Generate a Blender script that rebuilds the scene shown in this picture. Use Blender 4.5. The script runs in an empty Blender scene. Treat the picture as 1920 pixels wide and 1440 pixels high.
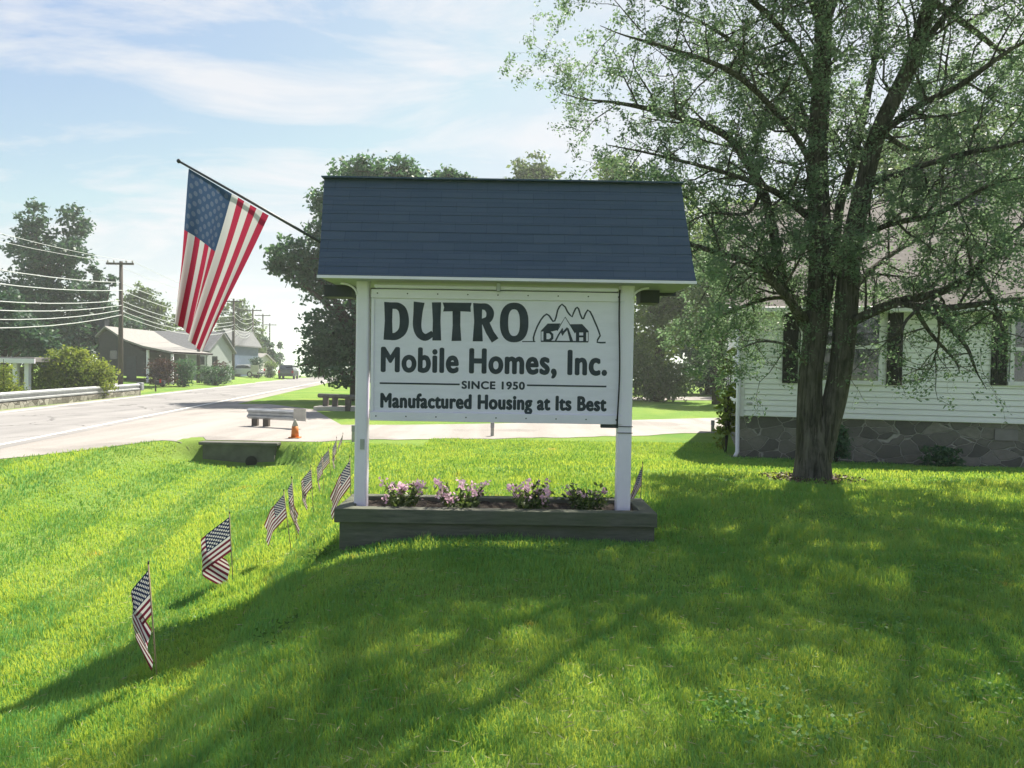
import bpy, math, random
import numpy as np
from mathutils import Vector, Matrix
R = math.radians
random.seed(7)
rng = np.random.default_rng(11)
scene = bpy.context.scene
col = scene.collection

# ------------------------------------------------------------------ camera
FPX, PW, PH = 1400.0, 1920.0, 1440.0
CAM = Vector((0, 0, 1.6))
pitch = math.atan(30 / FPX)
roll = R(0.95)
fw = Vector((0, math.cos(pitch), -math.sin(pitch)))
up0 = Vector((0, math.sin(pitch), math.cos(pitch)))
rt0 = Vector((1, 0, 0))
rt = rt0 * math.cos(roll) + up0 * math.sin(roll)
up = up0 * math.cos(roll) - rt0 * math.sin(roll)
cd = bpy.data.cameras.new('camera')
cam = bpy.data.objects.new('camera', cd)
col.objects.link(cam)
m = Matrix.Identity(4)
for i in range(3):
    m[i][0], m[i][1], m[i][2], m[i][3] = rt[i], up[i], -fw[i], CAM[i]
cam.matrix_world = m
cd.sensor_width = 36
cd.lens = 36 * FPX / PW
cd.clip_start = 0.05
cd.clip_end = 12000
scene.camera = cam

# ------------------------------------------------------------------ light
SUN_EL, SUN_AZ = R(54), R(28)
sdir = Vector((math.sin(SUN_AZ) * math.cos(SUN_EL), math.cos(SUN_AZ) * math.cos(SUN_EL), math.sin(SUN_EL)))
ld = bpy.data.lights.new('sun', 'SUN')
ld.energy = 5.0
ld.angle = R(0.5)
ld.color = (1.0, 0.925, 0.79)
sun = bpy.data.objects.new('sun', ld)
col.objects.link(sun)
sun.rotation_euler = sdir.to_track_quat('Z', 'Y').to_euler()
sun.location = (5, 10, 30)

world = bpy.data.worlds.new('World')
scene.world = world
world.use_nodes = True
wn, wl = world.node_tree.nodes, world.node_tree.links
bg = wn['Background']
bg.inputs['Strength'].default_value = 0.066
sky = wn.new('ShaderNodeTexSky')
sky.sky_type = 'NISHITA'
sky.sun_disc = False
sky.sun_elevation = SUN_EL
sky.sun_rotation = SUN_AZ
sky.air_density = 1.0
sky.dust_density = 1.2
sky.ozone_density = 1.5
tc = wn.new('ShaderNodeTexCoord')
sep = wn.new('ShaderNodeSeparateXYZ')
wl.new(tc.outputs['Generated'], sep.inputs[0])
def wm(op, a, b=None, c=None):
    n = wn.new('ShaderNodeMath'); n.operation = op
    for i, x in enumerate((a, b, c)):
        if x is None: continue
        if isinstance(x, (int, float)): n.inputs[i].default_value = x
        else: wl.new(x, n.inputs[i])
    return n.outputs[0]
zz = wm('ADD', wm('MAXIMUM', sep.outputs[2], 0.0), 0.16)
cmb = wn.new('ShaderNodeCombineXYZ')
wl.new(wm('DIVIDE', sep.outputs[0], zz), cmb.inputs[0])
wl.new(wm('MULTIPLY', wm('DIVIDE', sep.outputs[1], zz), 1.9), cmb.inputs[1])
cn = wn.new('ShaderNodeTexNoise')
cn.inputs['Scale'].default_value = 1.15
cn.inputs['Detail'].default_value = 7
cn.inputs['Roughness'].default_value = 0.62
cn.inputs['Distortion'].default_value = 0.55
wl.new(cmb.outputs[0], cn.inputs['Vector'])
cr = wn.new('ShaderNodeMapRange')
cr.inputs[1].default_value = 0.46; cr.inputs[2].default_value = 0.62
cr.inputs[3].default_value = 0.0; cr.inputs[4].default_value = 0.95
wl.new(cn.outputs[0], cr.inputs[0])
mx = wn.new('ShaderNodeMix'); mx.data_type = 'RGBA'
wl.new(cr.outputs[0], mx.inputs[0])
dk_ = wn.new('ShaderNodeMix'); dk_.data_type = 'RGBA'; dk_.blend_type = 'DARKEN'; dk_.inputs[0].default_value = .85
wl.new(sky.outputs[0], dk_.inputs[6]); dk_.inputs[7].default_value = (4.15, 4.5, 4.95, 1)
wl.new(dk_.outputs[2], mx.inputs[6])
mx.inputs[7].default_value = (5.0, 5.1, 5.45, 1)
wl.new(mx.outputs[2], bg.inputs['Color'])

scene.view_settings.view_transform = 'Standard'
scene.view_settings.look = 'None'
scene.view_settings.exposure = 1.28
scene.view_settings.gamma = 1
scene.cycles.use_denoising = True
scene.cycles.max_bounces = 8
scene.cycles.transparent_max_bounces = 8
scene.cycles.volume_bounces = 1
scene.cycles.sample_clamp_indirect = 6

# ------------------------------------------------------------------ helpers
def ray(px, py):
    return fw + rt * ((px - PW / 2) / FPX) + up * ((PH / 2 - py) / FPX)
def at(px, py, Y):                      # the point seen at a pixel at distance Y ahead
    d = ray(px, py)
    return CAM + d * (Y / d.y)
def plane(px, py, o, n):
    d = ray(px, py)
    return CAM + d * ((o - CAM).dot(n) / d.dot(n))
def sstep(a, b, t):
    t = np.clip((np.asarray(t, float) - a) / (b - a), 0, 1)
    return t * t * (3 - 2 * t)
PU = [-14.2, -7.2, -6.2, -5.2, -4.6, -3.6, -2.6, -1.9, -1.4, -.9, -.5, 0, .9]
PZ = [-.2, -.2, -.3, -.52, -.66, -.76, -.7, -.58, -.45, -.28, -.15, -.06, 0]
def height(x, y):                       # the lie of the land
    x = np.asarray(x, float); y = np.asarray(y, float)
    u = x + 0.15 * y
    near = np.interp(u, PU, PZ) + -0.2 * sstep(10.5, 17, y) * sstep(-2.2, 0.5, u)
    inwall = sstep(-6.3, -4.6, u) * (1 - sstep(-2.75, -1.0, u))
    y0 = 12.6 + 4.45 * inwall
    y1 = 16.2 + 1.1 * inwall
    w = np.clip((y - y0) / (y1 - y0), 0, 1); w = w * w * (3 - 2 * w)
    z = near * (1 - w) - 0.2 * w
    z = z + 0.03 * np.sin(0.9 * x + 0.4) * np.sin(0.7 * y) * sstep(-1.5, 1, u) * (1 - sstep(14, 17, y))
    lots = np.clip(-14.6 - u, 0, 17) * 0.06 * sstep(34, 50, y)
    z = z + lots - 1.15 * (1 - sstep(-17.2, -14.9, u)) * (1 - sstep(44, 52, y)) * sstep(5, 12, y)
    yy = np.clip(y - 100, 0, 170)
    return z - 0.00045 * yy * yy
def hgt(x, y): return float(height(x, y))
def ground(px, py):                     # where a pixel's ray meets the land
    d = ray(px, py); t = 1.5
    while t < 400:
        p = CAM + d * t
        if p.z <= hgt(p.x, p.y): break
        t *= 1.004
    return Vector((p.x, p.y, hgt(p.x, p.y)))

class MB:
    def __init__(s): s.v, s.f, s.uv = [], [], []
    def add(s, vs, fs):
        o = len(s.v); s.v += [tuple(a) for a in vs]; s.f += [tuple(o + i for i in f) for f in fs]
        return s
    def box(s, x0, x1, y0, y1, z0, z1, M=None):
        vs = [Vector((x, y, z)) for z in (z0, z1) for y in (y0, y1) for x in (x0, x1)]
        if M is not None: vs = [M @ v for v in vs]
        return s.add(vs, [(0, 2, 3, 1), (4, 5, 7, 6), (0, 1, 5, 4), (2, 6, 7, 3), (0, 4, 6, 2), (1, 3, 7, 5)])
    def tube(s, pts, rad, n=8, cap=True):
        pts = [Vector(p) for p in pts]
        if isinstance(rad, (int, float)): rad = [rad] * len(pts)
        vs, fs = [], []
        ref = None
        for i, p in enumerate(pts):
            d = (pts[min(i + 1, len(pts) - 1)] - pts[max(i - 1, 0)])
            if d.length < 1e-9: d = Vector((0, 0, 1))
            d.normalize()
            if ref is None: ref = Vector((0, 0, 1)) if abs(d.z) < .9 else Vector((1, 0, 0))
            a = d.cross(ref)
            if a.length < 1e-6: a = d.orthogonal()
            a.normalize(); b = a.cross(d).normalized(); ref = b
            for k in range(n):
                t = 2 * math.pi * k / n
                vs.append(p + (a * math.cos(t) + b * math.sin(t)) * rad[i])
        for i in range(len(pts) - 1):
            for k in range(n):
                k2 = (k + 1) % n
                fs.append((i * n + k, i * n + k2, (i + 1) * n + k2, (i + 1) * n + k))
        if cap:
            fs.append(tuple(range(n - 1, -1, -1)))
            fs.append(tuple((len(pts) - 1) * n + k for k in range(n)))
        return s.add(vs, fs)
    def lathe(s, c, prof, n=16, axis='z'):
        vs, fs = [], []
        for r, h in prof:
            for k in range(n):
                t = 2 * math.pi * k / n
                if axis == 'z': vs.append((c[0] + r * math.cos(t), c[1] + r * math.sin(t), c[2] + h))
                else: vs.append((c[0] + h, c[1] + r * math.cos(t), c[2] + r * math.sin(t)))
        for i in range(len(prof) - 1):
            for k in range(n):
                k2 = (k + 1) % n
                fs.append((i * n + k, i * n + k2, (i + 1) * n + k2, (i + 1) * n + k))
        fs.append(tuple(range(n - 1, -1, -1))); fs.append(tuple((len(prof) - 1) * n + k for k in range(n)))
        return s.add(vs, fs)
    def prism(s, poly, f0, f1):         # poly of 2D points, f0/f1 map them to the two ends
        n = len(poly)
        vs = [f0(*p) for p in poly] + [f1(*p) for p in poly]
        fs = [tuple(range(n - 1, -1, -1)), tuple(range(n, 2 * n))]
        for k in range(n): fs.append((k, (k + 1) % n, n + (k + 1) % n, n + k))
        return s.add(vs, fs)
    def build(s, name, mat, parent=None, loc=None, smooth=False, bevel=0):
        root = parent
        while root is not None and root.parent is not None: root = root.parent
        o = Vector(loc) if loc is not None else (Vector(root.location) if root is not None else Vector((0, 0, 0)))
        me = bpy.data.meshes.new(name)
        me.from_pydata([(a[0] - o.x, a[1] - o.y, a[2] - o.z) for a in s.v], [], s.f)
        if s.uv:
            ul = me.uv_layers.new(name='UVMap')
            for l in me.loops: ul.data[l.index].uv = s.uv[l.vertex_index]
        me.materials.append(mat)
        me.validate(); me.update()
        if smooth: me.polygons.foreach_set('use_smooth', [True] * len(me.polygons))
        ob = bpy.data.objects.new(name, me)
        col.objects.link(ob)
        if parent is not None: ob.parent = parent
        else: ob.location = o
        if bevel:
            b = ob.modifiers.new('bevel', 'BEVEL'); b.width = bevel; b.segments = 2; b.limit_method = 'ANGLE'
        return ob

def npmesh(name, V, k, mat, parent=None, tint=None, loc=None, smooth=False, faces=None):
    """V (N,3) verts; k verts per face in order, or an explicit list of index arrays"""
    root = parent
    while root is not None and root.parent is not None: root = root.parent
    o = np.array(root.location if root is not None else (loc if loc is not None else (0, 0, 0)), float)
    me = bpy.data.meshes.new(name)
    V = np.asarray(V, np.float32) - o.astype(np.float32)
    me.vertices.add(len(V)); me.vertices.foreach_set('co', V.ravel())
    if faces is None:
        nf = len(V) // k
        idx = np.arange(len(V), dtype=np.int32); starts = np.arange(nf, dtype=np.int32) * k
    else:
        idx, starts = faces; nf = len(starts)
    me.loops.add(len(idx)); me.loops.foreach_set('vertex_index', idx.astype(np.int32))
    me.polygons.add(nf); me.polygons.foreach_set('loop_start', starts.astype(np.int32))
    me.update(calc_edges=True)
    if tint is not None:
        a = me.attributes.new('tint', 'FLOAT', 'FACE')
        a.data.foreach_set('value', np.asarray(tint, np.float32))
    if smooth: me.polygons.foreach_set('use_smooth', np.ones(nf, bool))
    me.materials.append(mat)
    me.validate()
    ob = bpy.data.objects.new(name, me); col.objects.link(ob)
    if parent is not None: ob.parent = parent
    else: ob.location = o
    return ob

def tag(o, label=None, cat=None, group=None, kind=None):
    if label: o['label'] = label
    if cat: o['category'] = cat
    if group: o['group'] = group
    if kind: o['kind'] = kind
    return o
def thing(name, loc, label, cat, group=None):
    o = bpy.data.objects.new(name, None); o.location = loc; o.empty_display_size = .2
    col.objects.link(o)
    return tag(o, label, cat, group)

# ------------------------------------------------------------------ materials
class NT:
    def __init__(s, name):
        s.m = bpy.data.materials.new(name); s.m.use_nodes = True
        s.n, s.l = s.m.node_tree.nodes, s.m.node_tree.links
        s.p = s.n['Principled BSDF']; s.out = s.n['Material Output']
    def node(s, t, **kw):
        n = s.n.new(t)
        for k, v in kw.items(): setattr(n, k, v)
        return n
    def put(s, x, sock):
        if hasattr(x, 'is_linked') or hasattr(x, 'links'): s.l.new(x, sock)
        elif isinstance(x, tuple): sock.default_value = (*x, 1) if len(x) == 3 and len(sock.default_value) == 4 else x
        else: sock.default_value = x
    def math(s, op, a, b=None, c=None):
        n = s.node('ShaderNodeMath', operation=op)
        for i, x in enumerate((a, b, c)):
            if x is not None: s.put(x, n.inputs[i])
        return n.outputs[0]
    def mix(s, f, a, b, mode='MIX'):
        n = s.node('ShaderNodeMix', data_type='RGBA', blend_type=mode)
        s.put(f, n.inputs[0]); s.put(a, n.inputs[6]); s.put(b, n.inputs[7])
        return n.outputs[2]
    def coord(s, kind='Object', scale=None):
        v = s.node('ShaderNodeTexCoord').outputs[kind] if kind != 'Position' else s.node('ShaderNodeNewGeometry').outputs['Position']
        if scale:
            mp = s.node('ShaderNodeMapping'); mp.inputs['Scale'].default_value = scale
            s.l.new(v, mp.inputs[0]); v = mp.outputs[0]
        return v
    def noise(s, vec, scale, detail=4, rough=.6, dist=0):
        n = s.node('ShaderNodeTexNoise')
        s.put(vec, n.inputs['Vector']); n.inputs['Scale'].default_value = scale
        n.inputs['Detail'].default_value = detail; n.inputs['Roughness'].default_value = rough
        n.inputs['Distortion'].default_value = dist
        return n.outputs[0]
    def rng(s, x, a, b, c=0., d=1.):
        n = s.node('ShaderNodeMapRange')
        s.put(x, n.inputs[0])
        for i, v in enumerate((a, b, c, d)): n.inputs[i + 1].default_value = v
        return n.outputs[0]
    def bump(s, h, strength=.3, dist=.01):
        b = s.node('ShaderNodeBump'); b.inputs['Strength'].default_value = strength; b.inputs['Distance'].default_value = dist
        s.l.new(h, b.inputs['Height']); s.l.new(b.outputs[0], s.p.inputs['Normal'])
    def set(s, color=None, rough=None, spec=.3, metal=0):
        if color is not None: s.put(color, s.p.inputs['Base Color'])
        if rough is not None: s.put(rough, s.p.inputs['Roughness'])
        s.p.inputs['Specular IOR Level'].default_value = spec; s.p.inputs['Metallic'].default_value = metal
        return s.m
def mul(c, k): return tuple(min(1, a * k) for a in c)
def pm(name, c, rough=.6, var=.2, scale=6., bump=0., spec=.3, metal=0, stretch=None, dist=.01):
    t = NT(name)
    v = t.coord('Object', stretch)
    n = t.noise(v, scale, 5)
    cc = t.mix(t.rng(n, .3, .7), mul(c, 1 - var), mul(c, 1 + var))
    if bump: t.bump(t.noise(v, scale * 3, 6, .7), bump, dist)
    return t.set(cc, rough, spec, metal)
def leafmat(name, c0, c1, trans=.4, tc=None, spec=.25, big=.35, straw=False):
    t = NT(name)
    a = t.node('ShaderNodeAttribute'); a.attribute_name = 'tint'
    pos = t.coord('Position')
    f = t.math('ADD', t.math('MULTIPLY', a.outputs['Fac'], 1 - big), t.math('MULTIPLY', t.rng(t.noise(pos, .9, 2), .35, .65), big))
    c = t.mix(f, c0, c1)
    if straw:                           # worn, dry patches in the turf and darker lush ones
        c = t.mix(t.rng(t.noise(pos, 1.7, 3, .55), .66, .76, 0, .75), c, (.30, .36, .19))
        c = t.mix(t.rng(t.noise(pos, .55, 4, .6, .5), .52, .68, 0, .55), c, mul(c0, .75))
    t.set(c, .5, spec)
    tr = t.node('ShaderNodeBsdfTranslucent')
    t.l.new(t.mix(1.0, c, tc or (1.25, 1.3, .7), 'MULTIPLY'), tr.inputs['Color'])
    ms = t.node('ShaderNodeMixShader'); ms.inputs[0].default_value = trans
    t.l.new(t.p.outputs[0], ms.inputs[1]); t.l.new(tr.outputs[0], ms.inputs[2])
    t.l.new(ms.outputs[0], t.out.inputs['Surface'])
    return t.m

M = {}
M['white_paint'] = pm('white_paint', (.75, .715, .83), .45, .05, 3, .12)
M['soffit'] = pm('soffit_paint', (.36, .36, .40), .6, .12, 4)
M['panel_paint'] = pm('panel_paint', (.73, .70, .83), .5, .045, 5, .25, stretch=(1, 1, 4), dist=.004)
M['ink'] = pm('letter_paint', (.032, .042, .058), .5, .3, 9)
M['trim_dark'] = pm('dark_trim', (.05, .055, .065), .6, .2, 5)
M['steel'] = pm('galvanised_steel', (.36, .375, .39), .45, .2, 5, .05, .5, .55)
M['wire'] = pm('wire_aluminium', (.6, .63, .63), .35, .05, 3, 0, .5, .5)
M['pole_wood'] = pm('pole_wood', (.10, .085, .075), .85, .3, 4, .3, stretch=(1, 1, .2))
M['soil'] = pm('soil', (.045, .035, .028), .95, .4, 14, .8, dist=.03)
M['mulch'] = leafmat('mulch_chips', (.05, .03, .022), (.16, .10, .075), .0)
M['concrete_dark'] = pm('weathered_concrete', (.115, .115, .10), .9, .35, 3, .4)
M['concrete_pale'] = pm('pale_concrete', (.42, .40, .37), .85, .2, 4, .2)
M['stick'] = pm('stick_wood', (.30, .23, .16), .7, .2, 20)
M['pole_dark'] = pm('flagpole_paint', (.05, .055, .06), .4, .2, 6)
M['rubber'] = pm('rubber', (.02, .02, .02), .8, .2, 9)
M['orange'] = pm('orange_plastic', (.55, .17, .035), .5, .15, 9)
M['box_black'] = pm('mailbox_black', (.03, .03, .035), .4, .2, 9)
M['tail_red'] = pm('tail_lamp', (.4, .02, .02), .25, .1, 9)
M['chrome'] = pm('rim_metal', (.5, .5, .5), .3, .05, 9, 0, .5, .9)
def glass(name, c=(.03, .04, .045)):
    t = NT(name); t.p.inputs['IOR'].default_value = 1.9; return t.set(c, .05, .7)
M['glass'] = glass('window_glass')
def planter_wood():
    t = NT('planter_wood'); v = t.coord('Object', (1, 1, 9))
    n = t.noise(v, 3.2, 6, .7); w = t.noise(t.coord('Object'), 1.6, 3)
    c = t.mix(t.rng(n, .3, .75), (.07, .078, .062), (.17, .17, .14))
    c = t.mix(t.rng(w, .45, .7, 0, .6), c, (.085, .105, .06))
    t.bump(n, .5, .006); return t.set(c, .85)
M['planter'] = planter_wood()
def shingle():
    t = NT('slate_shingles'); o = t.coord('Object')
    b = t.node('ShaderNodeTexBrick'); b.offset = .5
    mp = t.node('ShaderNodeMapping'); mp.inputs['Rotation'].default_value = (R(90), 0, 0)
    t.l.new(o, mp.inputs[0]); t.l.new(mp.outputs[0], b.inputs['Vector'])
    b.inputs['Scale'].default_value = 1.; b.inputs['Brick Width'].default_value = .30; b.inputs['Row Height'].default_value = .107
    b.inputs['Mortar Size'].default_value = .004
    b.inputs['Color1'].default_value = (.064, .09, .148, 1); b.inputs['Color2'].default_value = (.076, .103, .162, 1); b.inputs['Mortar'].default_value = (.05, .072, .12, 1)
    n = t.noise(o, 60, 4, .8); w = t.noise(t.coord('Object', (1, 1, 3)), 2.2, 4)
    c = t.mix(t.rng(n, .3, .7, 0, .35), b.outputs[0], (.09, .118, .172))
    c = t.mix(t.rng(w, .5, .75, 0, .45), c, (.06, .086, .14))
    t.bump(n, .35, .004); return t.set(c, .85, .25)
M['shingle'] = shingle()
def stone(name, scale=3.2, c0=(.115, .11, .105), c1=(.29, .265, .245), mort=(.38, .36, .34), st=(1, 1, 1.5)):
    t = NT(name); v = t.coord('Object', st)
    wn_ = t.node('ShaderNodeTexNoise'); t.l.new(v, wn_.inputs['Vector']); wn_.inputs['Scale'].default_value = 2.5
    vv = t.node('ShaderNodeVectorMath', operation='SCALE'); t.l.new(wn_.outputs['Color'], vv.inputs[0]); vv.inputs['Scale'].default_value = .16
    va = t.node('ShaderNodeVectorMath', operation='ADD'); t.l.new(v, va.inputs[0]); t.l.new(vv.outputs[0], va.inputs[1])
    e = t.node('ShaderNodeTexVoronoi', feature='DISTANCE_TO_EDGE'); e.inputs['Scale'].default_value = scale; t.l.new(va.outputs[0], e.inputs['Vector'])
    k = t.node('ShaderNodeTexVoronoi'); k.inputs['Scale'].default_value = scale; t.l.new(va.outputs[0], k.inputs['Vector'])
    s_ = t.node('ShaderNodeSeparateColor'); t.l.new(k.outputs['Color'], s_.inputs[0])
    c = t.mix(s_.outputs[0], c0, c1)
    n = t.noise(v, 9, 6, .7)
    c = t.mix(t.rng(n, .3, .7, 0, .5), c, mul(c0, .8))
    g = t.rng(e.outputs['Distance'], .015, .045)
    c = t.mix(g, mort, c)
    h = t.math('ADD', t.math('MULTIPLY', g, 1.), t.math('MULTIPLY', n, .5))
    t.bump(h, .9, .03); return t.set(c, .9)
M['stone'] = stone('foundation_stone')
M['stone_wall'] = stone('roadside_stone', 2.6, (.12, .11, .09), (.42, .40, .35), (.09, .085, .07))
def bark():
    t = NT('bark'); v = t.coord('Object', (1, 1, .22))
    n = t.noise(v, 9, 8, .75, .6)
    c = t.mix(t.rng(n, .3, .7), (.045, .043, .038), (.20, .185, .165))
    c = t.mix(t.rng(t.noise(t.coord('Object'), 2.2, 3), .5, .75, 0, .5), c, (.045, .05, .03))
    f_ = t.noise(t.coord('Object', (1, 1, .10)), 16, 4, .6, 1.2)
    c = t.mix(t.rng(f_, .36, .52, .75, 0), c, (.022, .02, .018))
    t.bump(t.math('ADD', n, f_), 1., .05); return t.set(c, .95, .1)
M['bark'] = bark()
M['bark_far'] = pm('bark_far', (.06, .05, .042), .95, .3, 4)
def asphalt(name, c, worn, speck=.25, crack=.8):
    t = NT(name); p = t.coord('Position')
    mp = t.node('ShaderNodeMapping'); mp.inputs['Rotation'].default_value = (0, 0, -math.atan(.15)); mp.inputs['Scale'].default_value = (1, .06, 1)
    t.l.new(p, mp.inputs[0])
    a = t.noise(mp.outputs[0], 1.1, 4); b = t.noise(p, 40, 3, .8); w = t.noise(p, .5, 5)
    cc = t.mix(t.rng(a, .35, .65), c, worn)
    cc = t.mix(t.rng(w, .5, .7, 0, .5), cc, mul(c, .8))
    cc = t.mix(t.rng(b, .35, .7, 0, speck), cc, mul(worn, 1.25))
    wv = t.node('ShaderNodeTexNoise'); t.l.new(p, wv.inputs['Vector']); wv.inputs['Scale'].default_value = .8; wv.inputs['Detail'].default_value = 5
    ad = t.node('ShaderNodeVectorMath', operation='MULTIPLY_ADD'); t.l.new(wv.outputs['Color'], ad.inputs[0]); ad.inputs[1].default_value = (1.6, 1.6, 0); t.l.new(p, ad.inputs[2])
    vo = t.node('ShaderNodeTexVoronoi', feature='DISTANCE_TO_EDGE'); vo.inputs['Scale'].default_value = .28; t.l.new(ad.outputs[0], vo.inputs['Vector'])
    ck = t.math('MULTIPLY', t.rng(vo.outputs['Distance'], .004, .011, 1., 0.), crack)
    cc = t.mix(ck, cc, mul(c, .42))
    cc = t.mix(t.rng(t.noise(p, .22, 3, .5), .56, .60, 0, .35), cc, mul(c, .62))
    t.bump(b, .3, .01); return t.set(cc, .9, .15)
M['road'] = asphalt('road_asphalt', (.20, .195, .195), (.28, .272, .27))
M['gravel'] = asphalt('driveway_gravel', (.215, .20, .19), (.32, .30, .285), .6, .0)
M['line'] = pm('line_paint', (.75, .74, .7), .7, .12, 3)
def turf():
    t = NT('lawn'); p = t.coord('Position')
    a = t.noise(p, .35, 4, .6, .4); b = t.noise(p, 2.6, 5, .7); c = t.noise(p, 45, 3, .8)
    x = t.mix(t.rng(a, .35, .65), (.14, .28, .06), (.27, .37, .08))
    x = t.mix(t.rng(b, .45, .7, 0, .45), x, (.26, .32, .09))
    x = t.mix(t.rng(c, .3, .7, 0, .5), x, (.06, .11, .02))
    st = t.noise(p, .9, 3, .5)
    x = t.mix(t.rng(st, .68, .8, 0, .5), x, (.26, .22, .12))
    t.bump(c, .8, .04); return t.set(x, .95, .05)
M['lawn'] = turf()
M['blade'] = leafmat('grass_blades', (.09, .35, .105), (.21, .50, .165), .5, (2.75, 1.17, .42), .2, .5, True)
M['weed'] = leafmat('weed_leaves', (.05, .12, .025), (.12, .2, .05), .4)
M['clover'] = leafmat('clover_leaves', (.09, .22, .055), (.19, .34, .10), .35)
M['straw'] = leafmat('dry_clippings', (.30, .29, .14), (.52, .48, .28), .3, (1, 1, .8))
M['pebble'] = leafmat('pebbles', (.20, .19, .18), (.42, .39, .37), .0)
M['main_leaf'] = leafmat('locust_leaves', (.10, .148, .118), (.21, .28, .205), .55, (1.15, 1.3, .85))
M['leaf_teal'] = leafmat('dark_conifer_leaves', (.03, .075, .062), (.078, .145, .10), .35)
M['leaf_dark'] = leafmat('dark_maple_leaves', (.04, .098, .072), (.105, .185, .115), .45)
M['leaf_olive'] = leafmat('olive_leaves', (.075, .13, .05), (.22, .29, .11), .5)
M['leaf_mid'] = leafmat('mid_green_leaves', (.06, .10, .055), (.14, .185, .095), .45)
M['leaf_shrub'] = leafmat('shrub_leaves', (.08, .14, .03), (.28, .31, .07), .45)
M['leaf_red'] = leafmat('red_leaves', (.04, .022, .024), (.10, .05, .05), .3)
M['leaf_flower'] = leafmat('planter_leaves', (.045, .075, .035), (.13, .17, .07), .35)
M['petal'] = leafmat('petals', (.55, .34, .46), (.78, .60, .70), .4, (1.1, 1, 1.05))

# ------------------------------------------------------------------ ground, road, driveway
def axis(dense0, dense1, step, lo, hi):
    a = list(np.arange(dense0, dense1 + 1e-6, step))
    s, x = step, dense1
    while x < hi:
        s *= 1.16; x += s; a.append(min(x, hi))
    s, x = step, dense0
    while x > lo:
        s *= 1.16; x -= s; a.insert(0, max(x, lo))
    return np.array(a)
gx = axis(-12, 8, .16, -3000, 3000)
gy = axis(1, 26, .16, -200, 3000)
X, Y = np.meshgrid(gx, gy)
Z = height(X, Y)
nx, ny = len(gx), len(gy)
I = np.arange(nx * ny).reshape(ny, nx)
q = np.stack([I[:-1, :-1], I[:-1, 1:], I[1:, 1:], I[1:, :-1]], -1).reshape(-1, 4)
g = npmesh('ground', np.stack([X, Y, Z], -1).reshape(-1, 3), 4, M['lawn'], faces=(q.ravel(), np.arange(len(q)) * 4), smooth=True)
tag(g, kind='structure')

def strip(name, mat, u0, u1, ys, lift, cols=6):
    b = MB(); us = np.linspace(u0, u1, cols); vs = []; fs = []
    for y in ys:
        for u in us:
            x = u - .15 * y; vs.append((x, y, hgt(x, y) + lift))
    for j in range(len(ys) - 1):
        for i in range(cols - 1):
            a = j * cols + i; fs.append((a, a + 1, a + cols + 1, a + cols))
    return b.add(vs, fs).build(name, mat)
ys = [y for y in gy if -40 < y < 275]
tag(strip('road_shoulder', M['gravel'], -14.0, -7.2, ys, .006), kind='structure')
tag(strip('road', M['road'], -13.7, -8.0, ys, .014), kind='structure')
tag(strip('edge_line', M['line'], -8.42, -8.3, ys, .019, 2), kind='structure')
tag(strip('edge_line_far_side', M['line'], -13.45, -13.33, ys, .019, 2), kind='structure')
DZ = -.2
def gz(px, py, z=DZ): 
    d = ray(px, py); return CAM + d * ((z - CAM.z) / d.z)
near = [gz(*p) for p in ((0, 861), (120, 847), (235, 834), (300, 827), (372, 829), (450, 832), (520, 832), (640, 826), (760, 824), (900, 823), (1040, 821), (1180, 818), (1370, 809), (1500, 806))]
far = [gz(*p) for p in ((0, 840), (130, 815), (250, 790), (340, 772), (440, 758), (505, 758), (588, 768), (640, 797), (760, 797), (900, 795), (1040, 792), (1180, 788), (1370, 783), (1500, 780))]
e0, e1 = near[-1], far[-1]
near.append(Vector((45, e0.y + 13, DZ))); far.append(Vector((45, e1.y + 15, DZ)))
WX0, WX1 = at(372, 828, 17.1).x, at(620, 829, 17.1).x
b = MB(); vs, fs = [], []; SUB = 6; KN = 14
rows_ = []
for a0_, a1_, c0_, c1_ in zip(near[:-1], near[1:], far[:-1], far[1:]):
    for k in range(SUB): rows_.append((a0_.lerp(a1_, k / SUB), c0_.lerp(c1_, k / SUB)))
rows_.append((near[-1], far[-1]))
for a, c in rows_:
    wob = .10 * math.sin(a.x * 3.1) + .07 * math.sin(a.x * 7.7 + 1)
    for k in range(KN + 1):
        p = a.lerp(c, k / KN); yk = p.y + wob * (1 - k / KN) ** 3
        if WX0 < p.x < WX1: yk = max(yk, 17.345 + .12 * k)
        vs.append((p.x, yk, hgt(p.x, yk) + .010))
for j in range(len(rows_) - 1):
    for k in range(KN):
        a = j * (KN + 1) + k; fs.append((a, a + KN + 1, a + KN + 2, a + 1))
b.add(vs, fs)
tag(b.build('driveway', M['gravel']), kind='structure')
a0, a1, a2, a3 = gz(1120, 751), gz(1400, 751), gz(1400, 744), gz(1120, 745)
tag(MB().add([(p.x, p.y, DZ + .02) for p in (a0, a1, a2, a3)], [(0, 1, 2, 3)]).build('back_lane', M['gravel']), kind='structure')
# far hills
hx = np.linspace(-2600, 2600, 120); vs, fs = [], []
for r_, (yy, k) in enumerate(((1250, 0), (1500, .55), (1800, 1), (2300, .9))):
    for x in hx:
        h = -14 + k * (30 + 8 * math.sin(x * .0021 + 1) + 5 * math.sin(x * .0063) + 2 * math.sin(x * .017))
        vs.append((x, yy, h))
n_ = len(hx)
for r_ in range(3):
    for i in range(n_ - 1): fs.append((r_ * n_ + i, r_ * n_ + i + 1, (r_ + 1) * n_ + i + 1, (r_ + 1) * n_ + i))
tag(MB().add(vs, fs).build('hills', pm('hill_woods', (.05, .08, .05), .95, .4, .01), smooth=True), kind='structure')

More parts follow.
